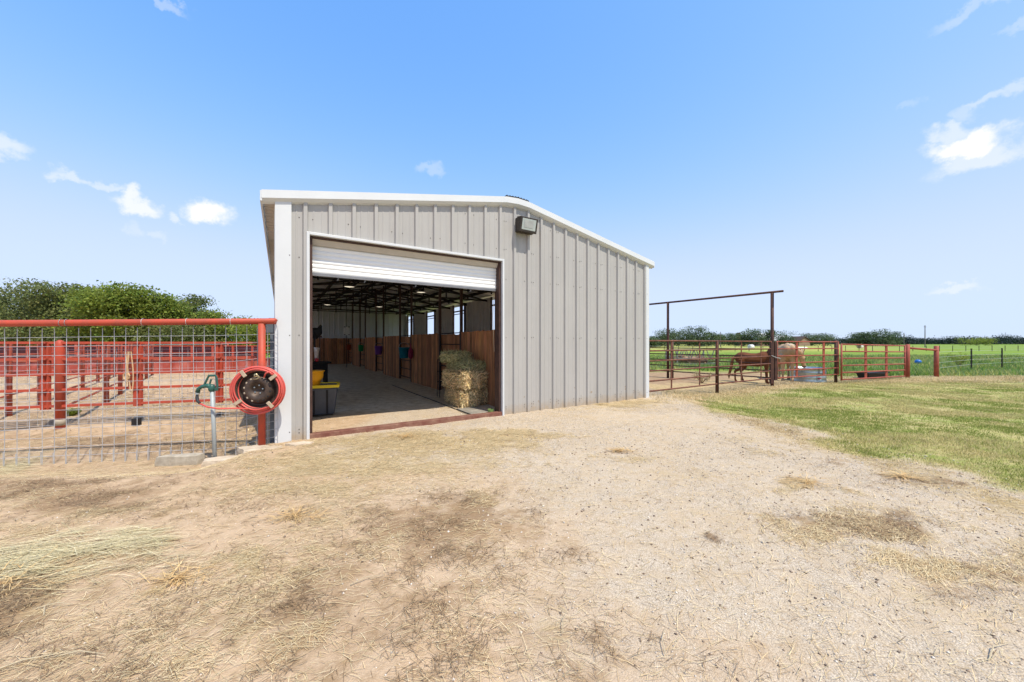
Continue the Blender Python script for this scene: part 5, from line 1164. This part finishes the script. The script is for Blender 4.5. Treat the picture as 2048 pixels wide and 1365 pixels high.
# sticks
mb = MB(); rr = random.Random(21)
for px, py, L_, an, wd_ in ((95, 1222, .22, 2.3, .006), (110, 1218, .25, .2, .006), (40, 1340, .55, .5, .008), (150, 1320, .4, .1, .006), (285, 1272, .12, .4, .008), (735, 1165, .3, .5, .006), (1330, 1290, .25, 1.2, .005), (2000, 1310, .4, .4, .005), (370, 1095, .2, .3, .01), (960, 1200, .2, .9, .004), (1130, 1250, .25, 1.3, .004), (640, 1150, .35, .6, .005)):
    x, y = G(px, py); z = gzf(x, y)+.018; d = Vector((math.cos(an), math.sin(an), 0))*L_/2; wd_ *= .5; L_ *= .7; d *= .7; mb.tube([Vector((x, y, z))-d, Vector((x, y, z+.01))+Vector((-d.y, d.x, 0))*.15, Vector((x, y, z))+d], [wd_, wd_*.9, wd_*.4], 5)
o = mb.build('twigs', mat('pale_twig', (.50, .42, .28), .9)); tag(o, 'thin pale twigs lying on the near ground', 'twigs', kind='stuff')
# gravel stones
def stones(n, dens, x0, x1, y0, y1, s0, s1, name, label, pal, power=1.0):
    P = pick(n, dens, x0, x1, y0, y1, power); x, y = P[:, 0], P[:, 1]
    z = gz(x, y)+.045*(fbm(x*.9, y*.9, 41)-.5)+.024*(fbm(x*5, y*5, 43, 3)-.5)
    s = np.exp(rng.uniform(math.log(s0), math.log(s1), n))*(.6+.13*y); base = np.array([(1, 0, 0), (0, 1, 0), (-1, 0, 0), (0, -1, 0), (.1, .1, .8), (0, 0, -.8)], float)
    a = rng.uniform(0, 6.28, n); Vv = base[None]*rng.uniform(.65, 1.15, (n, 6, 1)); c, s_ = np.cos(a)[:, None], np.sin(a)[:, None]; el = rng.uniform(.55, 1, n)[:, None]
    X = Vv[:, :, 0]*c-Vv[:, :, 1]*el*s_; Y = Vv[:, :, 0]*s_+Vv[:, :, 1]*el*c; Zz = Vv[:, :, 2]*.75
    Vv = np.stack([X*s[:, None]+x[:, None], Y*s[:, None]+y[:, None], Zz*s[:, None]+z[:, None]+s[:, None]*.25], -1).reshape(-1, 3)
    f = np.array([(0, 1, 4), (1, 2, 4), (2, 3, 4), (3, 0, 4), (1, 0, 5), (2, 1, 5), (3, 2, 5), (0, 3, 5)]); Fv = (np.arange(n)[:, None, None]*6+f[None]).reshape(-1, 3)
    c_ = np.array(pal)[rng.integers(0, len(pal), n)]*rng.uniform(.7, 1.25, n)[:, None]
    o = np_mesh(name, Vv, Fv, mPeb, np.repeat(c_, 6, 0)); tag(o, label, 'gravel', kind='stuff')
mPeb = mat('pebble', (1, 1, 1), .85, 0, .05, 40, vcol=True)
def dens_gr(x, y):
    g = sm(x+.36*y-.7+2.2*(fbm(x*.8, y*.8, 111)-.5), -1.3, 2.3)*(1-sm(x, 5.0, 6.3)); return np.clip(.10+.9*g*sm(fbm(x*.9, y*.9, 81), .3, .6), 0, 1)*(1-.8*np.clip(soil_f(x, y, SOIL), 0, 1))*(1-lawn_mask(x, y))
stones(70000, dens_gr, -6, 7, 1.4, 9.5, .0022, .0062, 'gravel', 'pale crushed stone gravel covering the yard', [(.58, .51, .42), (.46, .40, .33), (.72, .66, .58), (.34, .29, .24), (.54, .41, .28)], .95)
stones(4500, lambda x, y: .25+.5*sm(x+.3*y, -.5, 1.5), -5, 6, 1.4, 7, .0045, .015, 'pebbles', 'larger pale pebbles and dark clods dotted over the yard', [(.66, .60, .52), (.30, .22, .16), (.55, .48, .40), (.18, .13, .10)])
# lawn and pasture grass
def blades(n, dens, x0, x1, y0, y1, h0, h1, wd, name, label, pal, power=1.0, patch=None, lim=1.5, kx=None):
    out = []; tot = 0
    while tot < n:
        x, y = samp(n, x0, x1, y0, y1, power); k = (rng.random(n) < dens(x, y)) & (np.abs(x) < y*lim+1); out.append(np.stack([x[k], y[k]], -1)); tot += k.sum()
    P = np.concatenate(out)[:n]; x, y = P[:, 0], P[:, 1]; z = gz(x, y)+.045*(fbm(x*.9, y*.9, 41)-.5)*(y < 30)-.01
    a = rng.uniform(0, 6.28, n); h = rng.uniform(h0, h1, n)*(.55+.9*fbm(x*.8, y*.8, 91)); w_ = wd*(.5+.09*y)*rng.uniform(.7, 1.3, n); tilt = rng.uniform(.1, 1.0, n)*h
    b = rng.uniform(0, 6.28, n)
    V0 = np.stack([x-np.cos(a)*w_, y-np.sin(a)*w_, z], -1); V1 = np.stack([x+np.cos(a)*w_, y+np.sin(a)*w_, z], -1); V2 = np.stack([x+np.cos(b)*tilt, y+np.sin(b)*tilt, z+h], -1)
    Vv = np.stack([V0, V1, V2], 1).reshape(-1, 3); Fv = np.arange(n*3).reshape(-1, 3)
    pn = fbm(x*.55, y*.55, 92)+.35*(fbm(x*2.5, y*2.5, 93)-.5); t = np.clip((pn-.38)*7, 0, 1)[:, None] if patch is None else patch(x, y)[:, None]
    pal = np.array(pal); A = pal[0][rng.integers(0, len(pal[0]), n)] if isinstance(pal, list) else pal[0][rng.integers(0, pal.shape[1], n)]; B = pal[1][rng.integers(0, pal.shape[1], n)]
    sel = (rng.random(n)[:, None] < t); c_ = np.where(sel, B, A)*rng.uniform(.7, 1.3, n)[:, None]
    o = np_mesh(name, Vv, Fv, mGr, np.repeat(c_, 3, 0)); tag(o, label, 'grass', kind='stuff')
mGr = mat('grass_blade', (1, 1, 1), .7, 0, .05, 3, vcol=True, trans=.35)
blades(230000, lambda x, y: np.clip(lawn_mask(x, y)*(.25+.75*sm(fbm(x*1.3, y*1.3, 97), .32, .5)), 0, 1), 4.2, 26, 3.2, 19, .02, .06, .004, 'lawn_grass', 'short mown grass, green mixed with dry straw patches, right of the gravel',
       [[(.19, .26, .04), (.25, .31, .06), (.36, .36, .11)], [(.66, .55, .29), (.54, .46, .20), (.36, .34, .11)]], 1.0)
blades(60000, lambda x, y: np.clip(np.where(x < 15.5, (y-(25+5*(fbm(x*.25, y*.25, 31)-.5)*2-.30*(x-8)) > 0), (y > 20.1+.05*(x-16)))*1.0, 0, 1), 4, 70, 17, 52, .12, .38, .010, 'pasture_grass', 'lush uneven green grass and weeds beyond the fences',
       [[(.16, .28, .045), (.22, .35, .06), (.14, .22, .07)], [(.20, .29, .14), (.32, .37, .09), (.44, .42, .15)]], 1.0)
def dens_dry(x, y):
    d1 = np.exp(-((y-(10.6+(x-4.03)*.61))/.8)**2)*(x > 4)*(x < 17); d2 = ((x > 15) & (y > 17) & (y < 20.3+.05*(x-16)))*.8
    return np.clip(d1*.8+d2, 0, 1)
blades(14000, lambda x, y: np.exp(-((x-4.95-.5*sm(y, 9, 12))/.45)**2)*sm(fbm(x*2, y*2, 95), .35, .55), 3.6, 6.6, 2.6, 11.5, .01, .035, .004, 'fringe_grass', 'sparse dead grass fringe between the gravel and the lawn', [[(.62, .48, .27), (.5, .37, .2), (.4, .28, .15)], [(.56, .46, .26), (.42, .33, .17), (.3, .24, .1)]])
blades(26000, dens_dry, 4, 34, 9.5, 22, .02, .09, .005, 'dry_grass', 'dry straw coloured grass strip along the foot of the fences', [[(.74, .60, .36), (.64, .50, .28), (.8, .68, .44)], [(.74, .6, .36), (.56, .44, .24), (.42, .36, .15)]])
